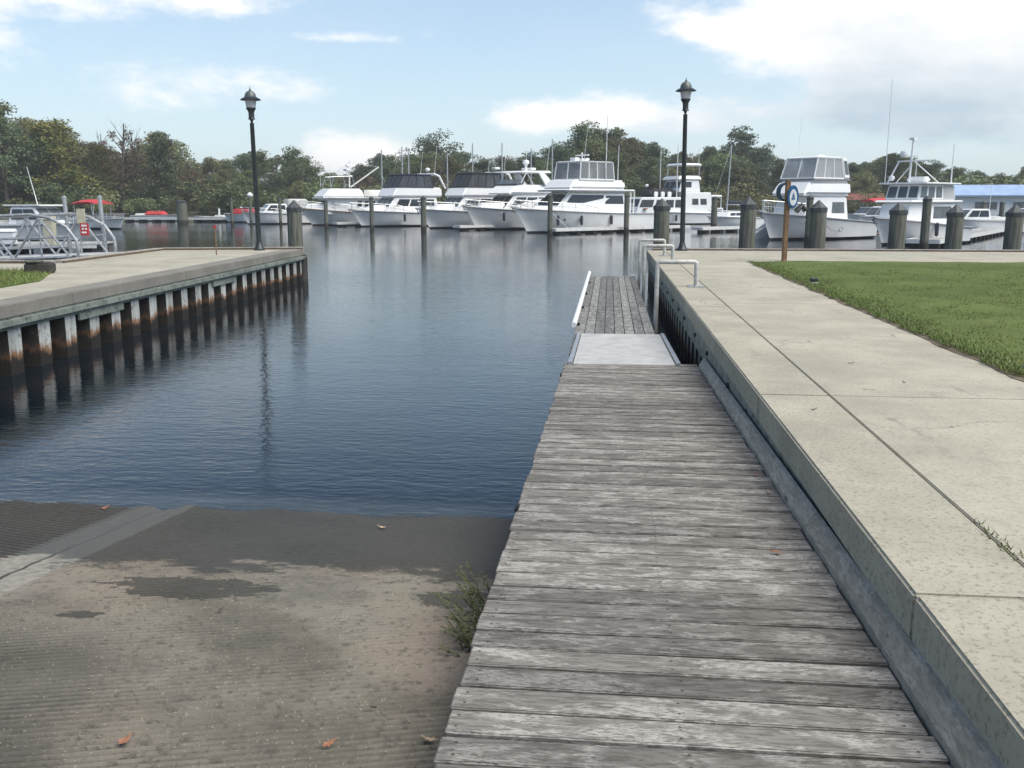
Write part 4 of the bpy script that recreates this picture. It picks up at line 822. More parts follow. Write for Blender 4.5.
MB().tube([(.9, -.8, 4.85), (1.3, -1.3, 3.6)], .05, 6).tube([(.85, .2, 4.85), (-1.6, .9, 3.6)], .03, 6).tube([(.8, 0, 4.6), (.3, -1.2, 3.6)], .03, 6).build('mast_stay', M['white'], r)
dome(r, (.9, -.5, 5.2), .26); MB().box(-.3, .5, -.4, .9, 3.61, 3.95).build('radar_scanner', M['white'], r, bevel=.1); dome(r, (1.2, -1.1, 3.82), .2)
antenna(r, (1.4, -1.45, 3.55), 6.0, (0, 0), .03); antenna(r, (-2.6, 1.3, 3.55), 2.3, (0, 0), .05); antenna(r, (-2.9, -1.3, 3.55), 2.0, (0, 0), .03)
for x in (-1.8, .6): fender(r, (x, H.hb((x + 5.5) / 11) + .08, .9))
MB().box(-3.9, -3.5, -1.2, 1.2, .9, 2.3).build('cockpit_door', M['teak'], r, bevel=.03)
# --- smaller boats
def runabout(loc, ang, L, B, label, hull='hull', cabin=None, wind=True, top=None, fb=.95, name='motorboat', extras=None):
    r = empty(name, loc, ang, label, 'boat', 'small motorboats in the marina'); H = Hull(L, B, fb, fb * .8, L * .1); H.build(r, M[hull]); H.rail(r, M['rub'], r=.035); w = B / 2 - .25; z = fb * .85
    if cabin: c = Block(-L * .1, L * .26, w, z, -L * .08, L * .14, w * .85, z + cabin).build('cabin', M['white'], r, .06); c.win('front', .06, .94, .25, .88, 'glass_grey', 2).win('sides', .1, .9, .3, .85, 'glass', 2)
    elif wind: Block(L * .02, L * .14, w * .9, z, -L * .04, L * .02, w * .75, z + .5).build('windscreen', M['glass_grey'], r, .02)
    Block(-L * .42, L * -.12, w * .8, z - .1, -L * .42, -L * .14, w * .75, z + .25).build('seats', M['offwhite'], r, .08)
    MB().box(-L * .5 - .35, -L * .5 + .05, -.22, .22, .1, z + .35).build('outboard', M['black_metal'], r, bevel=.08)
    if top:
        zt = z + 1.55
        for x in (-L * .28, L * .08):
            for s_ in (1, -1): MB().tube([(x, s_ * w, z), (x * 1.1, s_ * w * .95, zt)], .03, 5).build('canopy_pole', M['steel'], r)
        rg = [[(x, y, zt + h * .8 + .22 * (1 - (y / w) ** 2)) for y in np.linspace(-w * 1.05, w * 1.05, 7)] + [(x, y, zt + h * .8 - .05) for y in np.linspace(w * 1.05, -w * 1.05, 7)] for x, h in ((-L * .36, -.12), (-L * .2, .1), (0, .12), (L * .14, -.08))]
        MB().loft(rg).build('bimini_canopy', M[top], r, smooth=True)
    return r, H
def W(x, y): return (x, y, WZ)
r, H = runabout(W(-36.4, 57), R(-12), 8.2, 2.8, 'white cabin boat with antenna behind the aluminium gangway truss', cabin=1.15, fb=1.25)
MB().box(-1.2, 1.7, -1.05, 1.05, 2.22, 2.32).build('hardtop', M['white'], r, bevel=.03); antenna(r, (-.3, .9, 2.3), 2.4, (-.6, 0), .03); H.bowrail(r, .5, .5)
r, H = runabout(W(-48.2, 86), R(-18), 6.4, 2.6, 'white deck boat with red bimini canopy behind the gangway arch', top='red_canvas', fb=1.05); H.bowrail(r, .35, .4)
r, H = runabout(W(-61, 124), R(8), 6.8, 2.3, 'red and white runabout moored at the far left pier', hull='hull', fb=.95); Block(-1.6, 1.2, .95, .85, -1.2, .8, .7, 1.35).build('red_cover', M['red_canvas'], r, .1)
r, H = runabout(W(-52.2, 121), R(172), 5.2, 1.9, 'small white open skiff with low dark gunwale at the far left pier', wind=False, fb=.75); MB().tube([(-1.2, 0, .7), (-1.2, 0, 1.7)], .12, 8).build('console', M['white'], r)
r, H = runabout(W(-45.6, 117), R(168), 7.2, 2.5, 'white runabout with red trim left of the left lamp post', fb=1.15); Block(-1.5, 2.2, 1.0, 1.0, -1.3, 1.6, .8, 1.7).build('red_cover', M['red_canvas'], r, .1)
r, H = runabout(W(-38.6, 108.5), R(215), 8.6, 3.0, 'white cabin cruiser right of the left lamp post, behind the thick grey piling', cabin=1.1, fb=1.45); H.bowrail(r, .4, .5); Block(-3.6, -.9, 1.1, 1.4, -3.2, -.9, 1.0, 2.9).build('canvas_cockpit', M['offwhite'], r, .1)
r, H = runabout(W(23.6, 84), R(215), 7.4, 2.8, 'small white express cruiser between the two right hand yachts', cabin=.95, fb=1.4); Block(-2.6, -.5, 1.1, 1.4, -2.4, -.5, .95, 2.9).build('canvas_cockpit', M['vinyl_dark'], r, .06)
r, H = runabout(W(28.8, 108), R(205), 8.0, 2.8, 'small white boat with red canopy far behind the right yachts', top='red_canvas', fb=1.3, cabin=.9)
r, H = runabout(W(29.5, 80.5), R(190), 6.8, 2.5, 'small white motorboat with dark waterline beside the right floating pier', cabin=.9, fb=1.25); antenna(r, (-.5, .8, 1.9), 2.2, (0, 0), .03)
r, H = runabout(W(41.5, 100), R(200), 7.2, 2.6, 'white motorboat at the right photo edge in front of the blue roofed shed', fb=1.3, cabin=.8)

# bare sail masts standing beyond the yachts: each a sailboat mostly hidden by the row
for (x, y_, h, lab) in ((-26.5, 113, 8.6, 'bare mast of a hidden sailboat rising left above the smoked flybridge'), (-23.8, 112, 8.9, 'pale mast of a hidden sailboat above the first smoked flybridge'), (-22.6, 110, 8.6, 'second pale mast close beside another above the first smoked flybridge'),
        (-18.6, 113, 8.0, 'bare mast of a hidden sailboat in the gap between the two smoked flybridges'), (-16.3, 118, 9.6, 'tall bare mast behind the long black topped flybridge'), (-12.1, 113, 9.3, 'tall bare mast left of the white radar dome'), (-8.6, 112, 8.6, 'bare mast between the radar dome and the largest yacht'), (-5.9, 108, 9.4, 'dark bare mast close left of the silver framed enclosure')):
    r = empty('sailboat', (x, y_, WZ), R(222), lab, 'sailboat', 'sailboats behind the yacht row'); H = Hull(8.2, 2.7, 1.1, .9, 1.0); H.build(r, M['hull']); Block(-1.6, 2.0, .9, .9, -1.5, 1.5, .7, 1.45).build('cabin', M['white'], r).win('sides', .1, .9, .3, .8, 'glass', 2)
    MB().tube([(.8, 0, 1.3), (.8, 0, h)], .09, 7, .07).build('mast', M['alu'], r); MB().tube([(.8, 0, 2.2), (-2.8, 0, 2.1)], .06, 6).build('boom', M['alu'], r); MB().tube([(.8, 0, h - .1), (4, 0, 1.1)], .012, 4).tube([(.8, -.6, h * .62), (.8, .6, h * .62)], .03, 5).build('rigging', M['steel'], r)

# ------------------------------------------------------------------ piers and mooring posts of the marina
def pier(x, y_, ang, L, w, label, z=.42, edge=True):
    h = Vector((math.sin(ang), math.cos(ang))); r = empty('finger_pier', (x, y_, WZ), math.atan2(h.y, h.x), label, 'pier', 'finger piers of the marina')
    mb = MB(); k = 0.
    while k < L: mb.box(k, min(k + .19, L), -w / 2, w / 2, z - .04, z); k += .2
    mb.build('deck', M['dock_grey'], r)
    mb = MB()
    for s_ in (1, -1): mb.box(0, L, s_ * w / 2 - (.0 if s_ > 0 else .06), s_ * w / 2 + (.06 if s_ > 0 else 0), z - .2, z + .03)
    mb.box(-.06, -.002, -w / 2, w / 2, z - .2, z + .03); mb.build('edge_board', M['dock_white'], r)
    k = .6
    while k < L: MB().box(k, k + .5, -w / 2 + .1, w / 2 - .1, -.3, z - .21).build('float', M['dark_timber'], r); k += 1.9
    return r
pier(-4.6, 75.0, R(42), 17, 1.1, 'white edged finger pier along the near side of the largest yacht')
pier(-13.7, 84.8, R(43), 15, 1.0, 'white edged finger pier right of the long black topped yacht')
pier(-28.5, 97.0, R(46), 15, 1.0, 'white edged finger pier beside the trawler with the slanting boom')
pier(17.2, 54.5, R(28), 34, 1.7, 'broad pale floating pier running back beside the trawler at the right')
pier(7.2, 80.0, R(44), 16, 1.1, 'white edged finger pier left of the yacht behind the blue oval sign')
pier(21.0, 72.0, R(60), 10, 1.0, 'short finger pier between the two right hand yachts')
pier(-75.0, 120.0, R(92), 46, 1.6, 'long low pier in front of the far left woods', .5)
pier(-34.0, 44.0, R(82), 9, 2.4, 'grey floating pier below the gangway at the left', .45)
def post(x, y_, top, r_, label, z0=0, cap=True, lean=(0, 0), mat='piling'):
    p = empty('mooring_post', (x, y_, WZ), 0, label, 'post', 'mooring posts of the marina'); h = top - WZ
    MB().lathe([(r_ * 1.08, -2), (r_, h - .12)], n=10).build('post', M[mat], p, smooth=True)
    if cap: MB().lathe([(r_ * 1.08, h - .24), (r_ * 1.1, h - .1), (.02, h + .06)], n=8).build('cap', M['pile_cap'], p)
    return p
for a in ((-21.9, 86.5, 1.95, .20, 'slim mooring post in front of the first smoked flybridge yacht'), (-16.15, 82, 1.95, .24, 'mooring post in front of the long black topped yacht, left of the grey bow'), (-4.62, 74.2, 2.05, .20, 'mooring post at the bow of the largest white yacht'), (1.38, 80, 2.1, .22, 'mooring post beside the stern half of the largest white yacht'),
          (10.15, 95, 2.0, .30, 'mooring post in front of the two deck trawler, right of the right lamp post'), (12.55, 62, 1.85, .21, 'slim dark mooring post in front of the yacht with the pale enclosure'), (16.5, 52, 1.72, .22, 'mooring post in front of the pilothouse trawler'), (-28.8, 95, 1.75, .20, 'slim mooring post in front of the trawler with the slanting boom'),
          (30.5, 82, 1.55, .22, 'mooring post beside the small motorboat at the right'), (37.0, 95, 1.55, .22, 'mooring post near the blue roofed shed'), (-41.2, 101, 1.9, .16, 'slim post right of the left lamp post'), (-36.8, 104, 1.9, .16, 'slim post just left of the thick grey piling')): post(*a)
for x, y_, lab in ((-50.6, 109, 'short capped piling standing in the water at the far left pier'), (-56.2, 121, 'farther short capped piling at the far left pier')): piling((x, y_, 0), .60, 1.75, lab, 'capped pilings at the left pier') if y_ < 115 else post(x, y_, 1.3, .2, lab)
gp_ = post(-40.6, 105, 1.95, .16, 'dock post topped by a white globe light near the left lamp post', cap=False); MB().lathe([(.05, -.34), (.24, -.22), (.34, 0), (.24, .22), (.05, .34)], (0, 0, 1.95 - WZ + .3), 14).build('globe_light', M['white_paint'], gp_, smooth=True)
for x, y_, lab in ((33.0, 88, 'white dock box with pedestal on the right floating pier'), (34.6, 91, 'second white dock box farther along the right floating pier')):
    b_ = empty('dock_box', (x, y_, WZ + .42), R(28), lab, 'dock box', 'dock boxes'); MB().box(-.7, .7, -.35, .35, 0, .7).build('box', M['white_paint'], b_, bevel=.05); MB().box(-.74, .74, -.39, .39, .703, .8).build('lid', M['white_paint'], b_, bevel=.04)

# ------------------------------------------------------------------ aluminium gangway on the left
gw = empty('gangway', (-14.2, 24.6, 0), 0, 'aluminium truss gangway with curved handrails at the left quay', 'gangway')
def truss(y_, x1, x0, hgt, zl, zr):
    mb = MB(); r_ = .042; n_ = 9; zat = lambda x: zl + (zr - zl) * (x - x0) / (x1 - x0)
    mb.tube([(x0, y_, zat(x0)), (x1, y_, zat(x1))], r_, 8)
    top = [(x0, y_, zat(x0) + hgt), (x1 - 1.0, y_, zat(x1) + hgt + .05)] + [(x1 - 1.0 + 1.25 * math.sin(a), y_, zat(x1) + hgt + .05 - .9 * (1 - math.cos(a))) for a in (R(25), R(50), R(75), R(95), R(115))] + [(x1 + .1, y_, zat(x1) + .05)]
    mb.tube(top, r_, 8); mb.tube([(x0, y_, zat(x0) + hgt * .5), (x1, y_, zat(x1) + hgt * .5)], r_ * .55, 6); mb.tube([(x0, y_, zat(x0) + hgt * .25), (x1, y_, zat(x1) + hgt * .25)], r_ * .5, 6)
    for k in range(n_):
        a = x0 + (x1 - x0) * k / n_; b = x0 + (x1 - x0) * (k + .5) / n_; c = x0 + (x1 - x0) * (k + 1) / n_
        mb.tube([(a, y_, zat(a)), (b, y_, zat(b) + hgt)], r_ * .8, 6); mb.tube([(b, y_, zat(b) + hgt), (c, y_, zat(c))], r_ * .8, 6); mb.tube([(b, y_, zat(b)), (b, y_, zat(b) + hgt)], r_ * .6, 6)
    return mb
t_ = truss(0, .1, -14, 1.05, -.55, .0); t_.v = [(x, y - 1.0, z) for x, y, z in t_.v]; t_.build('near_handrail', M['alu'], gw, smooth=True)
t_ = truss(0, .05, -14, 1.05, -.55, .0); t_.v = [(x, y + 1.0, z) for x, y, z in t_.v]; t_.build('far_handrail', M['alu'], gw, smooth=True)
MB().hexa([(-14, -.95, -.62), (.6, -.95, .0), (.6, .95, .0), (-14, .95, -.62)], [(-14, -.95, -.57), (.6, -.95, .05), (.6, .95, .05), (-14, .95, -.57)]).build('walkway', M['alu_deck'], gw)
s_ = MB().box(-.74, -.50, .90, .93, .84, 1.24).build('beige_sign', M['beige'], gw); 
s_ = MB().box(-.64, -.40, .86, .89, .50, .84).build('red_sign', M['red_paint'], gw)
mb = MB()
for z0, a, b in ((.75, -.60, -.44), (.66, -.59, -.53), (.66, -.50, -.44), (.56, -.60, -.46)): mb.box(a, b, .852, .858, z0, z0 + .05)
mb.build('lettering', M['white_paint'], s_)
for x, y_, h, lab in ((-15.45, 25.9, 1.55, 'left one of the two tall galvanised pipe piles at the gangway'), (-14.3, 25.75, 1.55, 'right one of the two tall galvanised pipe piles at the gangway')):
    p = empty('pipe_pile', (x, y_, 0), 0, lab, 'pile', 'galvanised pipe piles at the gangway'); p.rotation_euler = (0, R(-2), 0); MB().tube([(0, 0, -3), (0, 0, h)], .06, 10).build('pipe', M['galv'], p, smooth=True); MB().lathe([(.068, h - .03), (.068, h + .02), (.02, h + .06)], n=10).build('cap', M['galv'], p)
for x, y_, z0, h, lab in ((-26.3, 42.5, -.57, 1.5, 'beige dock power pedestal behind the gangway truss'), (-29.0, 43.2, -.57, .75, 'white dock box behind the gangway truss')):
    p = empty('dock_pedestal', (x, y_, z0), R(10), lab, 'pedestal'); w_ = .24 if h > 1 else .45
    MB().box(-w_, w_, -.2, .2, 0, h * .8).build('body', M['beige'] if h > 1 else M['white_paint'], p, bevel=.03); MB().hexa([(-w_ - .04, -.25, h * .8 + .003), (w_ + .04, -.25, h * .8 + .003), (w_ + .04, .25, h * .8 + .003), (-w_ - .04, .25, h * .8 + .003)], [(-w_, -.12, h), (w_, -.12, h), (w_, .12, h), (-w_, .12, h)]).build('cap', M['beige'] if h > 1 else M['white_paint'], p, bevel=.02)
r, H = runabout(W(-28.6, 38.5), R(-8), 4.0, 1.7, 'small grey white dinghy seen through the gangway truss', wind=False, fb=.8)

# ------------------------------------------------------------------ buildings
sh = empty('boat_shed', (56, 121, -.6), R(-4), 'long low white shed with pale blue metal roof at the right', 'shed')
MB().box(-15, 15, -4, 4, 0, 2.9).build('wall', M['siding'], sh)
MB().add([(-15.6, -4.6, 2.75), (15.6, -4.6, 2.75), (15.6, 0, 4.0), (-15.6, 0, 4.0), (-15.6, 4.6, 2.75), (15.6, 4.6, 2.75), (-15.6, -4.6, 2.92), (15.6, -4.6, 2.92), (15.6, 0, 4.17), (-15.6, 0, 4.17), (-15.6, 4.6, 2.92), (15.6, 4.6, 2.92)],
         [(6, 7, 8, 9), (9, 8, 11, 10), (0, 3, 2, 1), (3, 4, 5, 2), (0, 1, 7, 6), (4, 10, 11, 5), (0, 6, 9, 3), (3, 9, 10, 4), (1, 2, 8, 7), (2, 5, 11, 8)]).build('roof', M['roof_blue'], sh)
for k in range(7):
    x = -13 + k * 4.2; f_ = MB().box(x, x + 2.6, -4.05, -4.002, 1.2, 2.2).build('window', M['white_paint'], sh)
    MB().box(x + .08, x + 1.25, -4.075, -4.053, 1.28, 2.12).box(x + 1.35, x + 2.52, -4.075, -4.053, 1.28, 2.12).build('pane', M['glass_grey'], f_)
def house(loc, rz, w, d, h, rise, label, roof):
    r = empty('house', loc, rz, label, 'house'); MB().box(-w / 2, w / 2, -d / 2, d / 2, 0, h).build('wall', M['siding'], r); e_ = .5
    MB().add([(-w / 2 - e_, -d / 2 - e_, h - .1), (w / 2 + e_, -d / 2 - e_, h - .1), (w / 2 + e_, d / 2 + e_, h - .1), (-w / 2 - e_, d / 2 + e_, h - .1), (-w / 2 - e_, 0, h + rise), (w / 2 + e_, 0, h + rise)], [(0, 1, 5, 4), (2, 3, 4, 5), (0, 4, 3), (1, 2, 5), (3, 2, 1, 0)]).build('roof', M[roof], r)
    for k in range(3): x = -w / 2 + w * (k + .5) / 3; MB().box(x - .5, x + .5, -d / 2 - .04, -d / 2 - .002, h - 1.8, h - .5).build('window', M['glass_grey'], r)
house((-63, 158, 0), R(14), 11, 7, 4.6, 1.9, 'house with pale grey roof half hidden among the left trees', 'roof_grey')
house((34.5, 143, -.6), R(-6), 8, 6, 2.5, .9, 'low red brown roofed building far behind the right yachts', 'roof_red')

# ------------------------------------------------------------------ trees
def tree(name, kind, seed, H, leafm, barkm, label, cat='tree'):
    """one tree: tapered trunk with limbs, and a crown of leaf-sized faces gathered in clumps on the limbs"""
    rd = random.Random(seed); rn = np.random.default_rng(seed); r = empty(name, (0, 0, 0), 0, label, cat); tr = MB(); C = []
    lean = (rd.uniform(-.06, .06) * H, rd.uniform(-.06, .06) * H)
    def tp(f): return Vector((lean[0] * f * f, lean[1] * f * f, H * f))
    if kind == 'shrub':
        for k in range(9): a = rd.uniform(0, 6.28); q = rd.uniform(.1, .55) * H; C.append((Vector((q * 1.5 * math.cos(a), q * 1.2 * math.sin(a), rd.uniform(.2, .75) * H)), H * rd.uniform(.22, .36)))
        for k in range(4): a = rd.uniform(0, 6.28); tr.tube([(0, 0, -.2), (.3 * H * math.cos(a), .3 * H * math.sin(a), .6 * H)], .05, 5, .02)
    else:
        f0, sp, topf = dict(round=(.30, .40, .86), tall=(.22, .26, .93), pine=(.42, .26, .94), bare=(.35, .30, .95), umbrella=(.55, .46, .90))[kind]
        tr.tube([tp(0) - Vector((0, 0, .5)), tp(.25), tp(.55), tp(.80 if kind not in ('pine', 'bare') else .97)], H * .020, 8, H * .005)
        nl = dict(round=30, tall=28, pine=24, bare=26, umbrella=26)[kind]
        for k in range(nl):
            f = f0 + (topf - f0) * (k + rd.random()) / nl; a = k * 2.4 + rd.uniform(-.6, .6); g_ = (f - f0) / (topf - f0)
            if kind == 'round': wdt = sp * H * math.sqrt(max(.06, 1 - (1.75 * g_ - .70) ** 2 / 1.15)) * rd.uniform(.45, 1.0)
            elif kind == 'umbrella': wdt = sp * H * (1 - .75 * g_ ** 2) * rd.uniform(.35, 1.0)
            else: wdt = sp * H * (1 - .72 * g_) * rd.uniform(.45, 1.05)
            b0 = tp(max(.12, f - .10 if kind != 'umbrella' else f - .16)); e_ = tp(f) + Vector((math.cos(a) * wdt, math.sin(a) * wdt, rd.uniform(-.01, .07) * H))
            m_ = b0.lerp(e_, .55) + Vector((0, 0, rd.uniform(-.02, .035) * H)); tr.tube([b0, m_, e_], H * .0065, 5, H * .0015)
            if kind == 'bare':
                for j in range(3): q = e_ + Vector((rd.uniform(-1, 1), rd.uniform(-1, 1), rd.uniform(.2, 1.4))) * H * .07; tr.tube([m_.lerp(e_, .4 + .2 * j), q], H * .002, 4, H * .0006)
                if rd.random() < .62: C.append((e_, H * rd.uniform(.035, .06)))
                continue
            C.append((e_, H * rd.uniform(.060, .105))); 
            if rd.random() < .8: C.append((m_ + Vector((rd.uniform(-1, 1), rd.uniform(-1, 1), rd.uniform(0, 1.2))) * H * .05, H * rd.uniform(.05, .085)))
        if kind in ('round', 'tall'): C += [(tp(rd.uniform(topf - .05, topf + .06)) + Vector((rd.uniform(-1, 1), rd.uniform(-1, 1), 0)) * H * .07, H * rd.uniform(.05, .08)) for _ in range(5)]
    per = dict(shrub=190, round=150, tall=140, pine=110, bare=34, umbrella=110)[kind]; V = []
    ls = H * (.0115 if kind != 'shrub' else .040)
    for c, rad in C:
        n = int(per * rd.uniform(.7, 1.25)); d = rn.normal(0, 1, (n, 3)); d /= np.linalg.norm(d, axis=1)[:, None]; q = rad * rn.uniform(.25, 1.12, n) ** .6
        P = np.array(c) + d * q[:, None] * np.array([1.12, 1.12, .78 if kind != 'pine' else .5])
        u = rn.normal(0, 1, (n, 3)); u /= np.linalg.norm(u, axis=1)[:, None]; w = np.cross(u, rn.normal(0, 1, (n, 3))); w /= np.linalg.norm(w, axis=1)[:, None]; s_ = (ls * rn.uniform(.55, 1.35, n))[:, None]
        V.append(np.stack([P - u * s_, P + w * s_ * .62, P + u * s_ * 1.1, P - w * s_ * .62], 1))
    V = np.concatenate(V); V = V[V[:, :, 2].min(1) > .02]; n = len(V); me = bpy.data.meshes.new('crown'); me.vertices.add(4 * n); me.vertices.foreach_set('co', V.reshape(-1)); me.loops.add(4 * n); me.loops.foreach_set('vertex_index', np.arange(4 * n))
    me.polygons.add(n); me.polygons.foreach_set('loop_start', np.arange(n) * 4); me.polygons.foreach_set('loop_total', np.full(n, 4)); me.update(); me.validate(); me.materials.append(M[leafm])
    o = bpy.data.objects.new('crown', me); COL.objects.link(o); o.parent = r; tr.build('trunk', M[barkm], r, smooth=True); return r
SP = {}
def proto(key, *a): SP[key] = tree(*a)
proto('oak', 'broadleaf_tree', 'round', 1, 14., 'leaf_dark', 'bark', 'x')
proto('oak2', 'broadleaf_tree', 'round', 2, 14., 'leaf_mid', 'bark', 'x')
proto('olive', 'broadleaf_tree', 'round', 3, 14., 'leaf_olive', 'bark', 'x')
proto('yellow', 'broadleaf_tree', 'tall', 4, 14., 'leaf_yellow', 'bark_pale', 'x')
proto('brown', 'broadleaf_tree', 'round', 5, 14., 'leaf_brown', 'bark', 'x')
proto('tall', 'broadleaf_tree', 'tall', 6, 14., 'leaf_dark', 'bark', 'x')
proto('tall2', 'broadleaf_tree', 'tall', 12, 14., 'leaf_mid', 'bark', 'x')
proto('pine', 'pine_tree', 'pine', 7, 14., 'leaf_pine', 'bark', 'x')
proto('bare', 'bare_tree', 'bare', 8, 14., 'leaf_brown', 'bark', 'x')
proto('umb', 'broadleaf_tree', 'umbrella', 9, 14., 'leaf_dark', 'bark', 'x')
proto('shrub', 'shrub', 'shrub', 10, 3., 'leaf_mid', 'bark', 'x', 'shrub')
proto('shrub2', 'shrub', 'shrub', 11, 3., 'leaf_olive', 'bark', 'x', 'shrub')
WORD = dict(oak='dark green rounded tree', oak2='mid green rounded tree', olive='olive green rounded tree', yellow='yellowing upright tree', brown='brownish autumn tree', tall='dark green upright tree', tall2='mid green upright tree', pine='dark open pine tree', bare='nearly leafless tree with thin upright twigs', umb='tall dark tree with domed open top', shrub='mid green shrub', shrub2='olive green shrub')
ZONES = [(110, 'in the far left woods behind the gangway'), (200, 'in the left woods just left of the left lamp post'), (330, 'in the woods between the left lamp post and the slanting boom'), (460, 'in the woods behind the smoked flybridge yachts'), (560, 'in the woods behind the white radar dome'), (672, 'in the woods behind the largest yacht'), (775, 'in the woods right of the right lamp post'), (880, 'in the woods behind the blue oval sign and its yacht'), (2000, 'in the woods above the blue roofed shed')]
used = set()
def px_of(x, y_): return 512 + 940 * (x * math.cos(R(5.85)) + y_ * math.sin(R(5.85))) / ((-x * math.sin(R(5.85)) + y_ * math.cos(R(5.85))) * math.cos(R(10.9)))
def plant(key, x, y_, H, label=None, wid=1.):
    p = SP[key]; base = 3. if key.startswith('shrub') else 14.; H = H * (1. if key.startswith('shrub') else .945); k = H / base; zone = next(t for lim, t in ZONES if px_of(x, y_) < lim)
    lab = label or f'{WORD[key]} {zone}'; grp = None if label else f'{WORD[key]}s {zone}'; d = y_ - shore_y(x); z = -.35 if d < 12 else .0
    rz = random.uniform(0, 6.28); sc_ = (k * wid * random.uniform(.92, 1.12), k * wid * random.uniform(.92, 1.12), k)
    if key not in used: used.add(key); p.location = (x, y_, z); p.rotation_euler = (0, 0, rz); p.scale = sc_; p['label'] = lab; o = p
    else: o = copy_thing(p, (x, y_, z), rz, lab, None, sc_)
    if grp: o['group'] = grp
    return o
PROFILE = [(-80, 100), (0, 103), (30, 112), (60, 117), (88, 134), (110, 146), (140, 138), (160, 131), (176, 142), (195, 158), (230, 146), (262, 143), (300, 147), (316, 158), (335, 168), (352, 166), (375, 150), (405, 143), (435, 140), (462, 143), (490, 151), (520, 146), (548, 146), (565, 136), (582, 127), (612, 128), (640, 137), (662, 140), (690, 146), (718, 141), (742, 134), (762, 148), (785, 156), (812, 166), (835, 164), (866, 152), (900, 151), (930, 157), (962, 163), (1000, 166), (1100, 160)]
def top_at(px): return float(np.interp(px, [a for a, b in PROFILE], [b for a, b in PROFILE]))
def xw(px, Y):       # world x of an image column on the ground at distance Y
    a = (px - 512) * math.cos(R(10.9)) / 940; c, s_ = math.cos(R(5.85)), math.sin(R(5.85)); return Y * (a * c - s_) / (c + a * s_)
MIXL = ['oak', 'yellow', 'olive', 'yellow', 'oak2', 'olive', 'brown', 'tall2']; MIXM = ['oak', 'oak2', 'pine', 'oak', 'tall2', 'olive', 'brown', 'tall', 'olive', 'oak']; MIXR = ['oak', 'oak2', 'pine', 'oak', 'tall', 'oak2', 'oak']
rd = random.Random(21)
def forest(dist, step, drop, jit, seed):
    rr = random.Random(seed); px = -70.
    while px < 1095:
        Yb = shore_y(xw(px, 135)) + dist + rr.uniform(-3, 3); x = xw(px + rr.uniform(-4, 4), Yb); t = top_at(px) + drop + rr.uniform(0, jit)
        if 905 < px and dist < 26: Yb += 14; x = xw(px, Yb)
        H = ((203 - t) / 940 * Yb + 1.6) * (1.06 if px < 190 else 1.); mixk = MIXL if px < 190 else MIXM if px < 700 else MIXR
        if H > 3: plant(rr.choice(mixk), x, Yb, H * (1.0), wid=rr.uniform(1.0, 1.3))
        px += step * rr.uniform(.8, 1.25)
forest(13, 27, 4, 20, 1); forest(24, 24, 0, 12, 2); forest(40, 22, 3, 8, 3)
# trees that shape the skyline
for px, t, key, dist, wid, lab in ((8, 102, 'oak', 10, 1.1, 'big dark tree at the left photo edge rising highest there'), (62, 115, 'yellow', 11, 1.5, 'tall yellowing tree behind the gangway with gold upper leaves'), (124, 117, 'bare', 12, 1.0, 'nearly leafless tree with bare top twigs left of the left lamp post'), (140, 124, 'bare', 16, .9, 'second thin leafless tree with upright twigs just right of another'), (162, 128, 'tall', 10, 1.15, 'dark upright tree standing alone on the skyline left of the left lamp post'), (104, 128, 'bare', 15, .8, 'grey twiggy tree between the gold tree and the leafless top'),
                               (434, 130, 'umb', 30, 1.0, 'tall dark tree with domed open top above the smoked flybridge yachts'), (582, 126, 'tall2', 22, 1.2, 'tallest mid green tree above the silver framed enclosure'), (614, 130, 'tall', 26, 1.1, 'tall dark tree close right of the tallest one above the largest yacht'), (742, 129, 'pine', 24, 1.2, 'tall pine on the skyline right of the right lamp post'), (722, 150, 'oak2', 12, 1.3, 'broad mid green tree behind the bare sail mast'), (300, 176, 'olive', 4, 1.0, 'small bright green tree at the water behind the white cruiser'), (378, 150, 'oak', 28, 1.1, 'rounded dark tree above the slanting boom')):
    Yb = shore_y(xw(px, 135)) + dist; plant(key, xw(px, Yb), Yb, (203 - t) / 940 * Yb + 1.6, lab, wid)
rr = random.Random(15); px = -60
while px < 1080:
    Yb = shore_y(xw(px, 135)) + rr.uniform(15, 21); plant(rr.choice(['shrub', 'shrub', 'shrub2']), xw(px, Yb), Yb, rr.uniform(4.2, 6.0), wid=rr.uniform(1.0, 1.4)); px += rr.uniform(16, 22)
rr = random.Random(5); px = -60
while px < 1080:
    Yb = shore_y(xw(px, 135)) + rr.uniform(3.5, 8); 
    if px < 890: plant(rr.choice(['shrub', 'shrub', 'shrub2']), xw(px, Yb), Yb, rr.uniform(1.2, 4.8) * (1.15 if px < 330 else 1.), wid=rr.uniform(.9, 1.6))
    px += rr.uniform(12, 34)

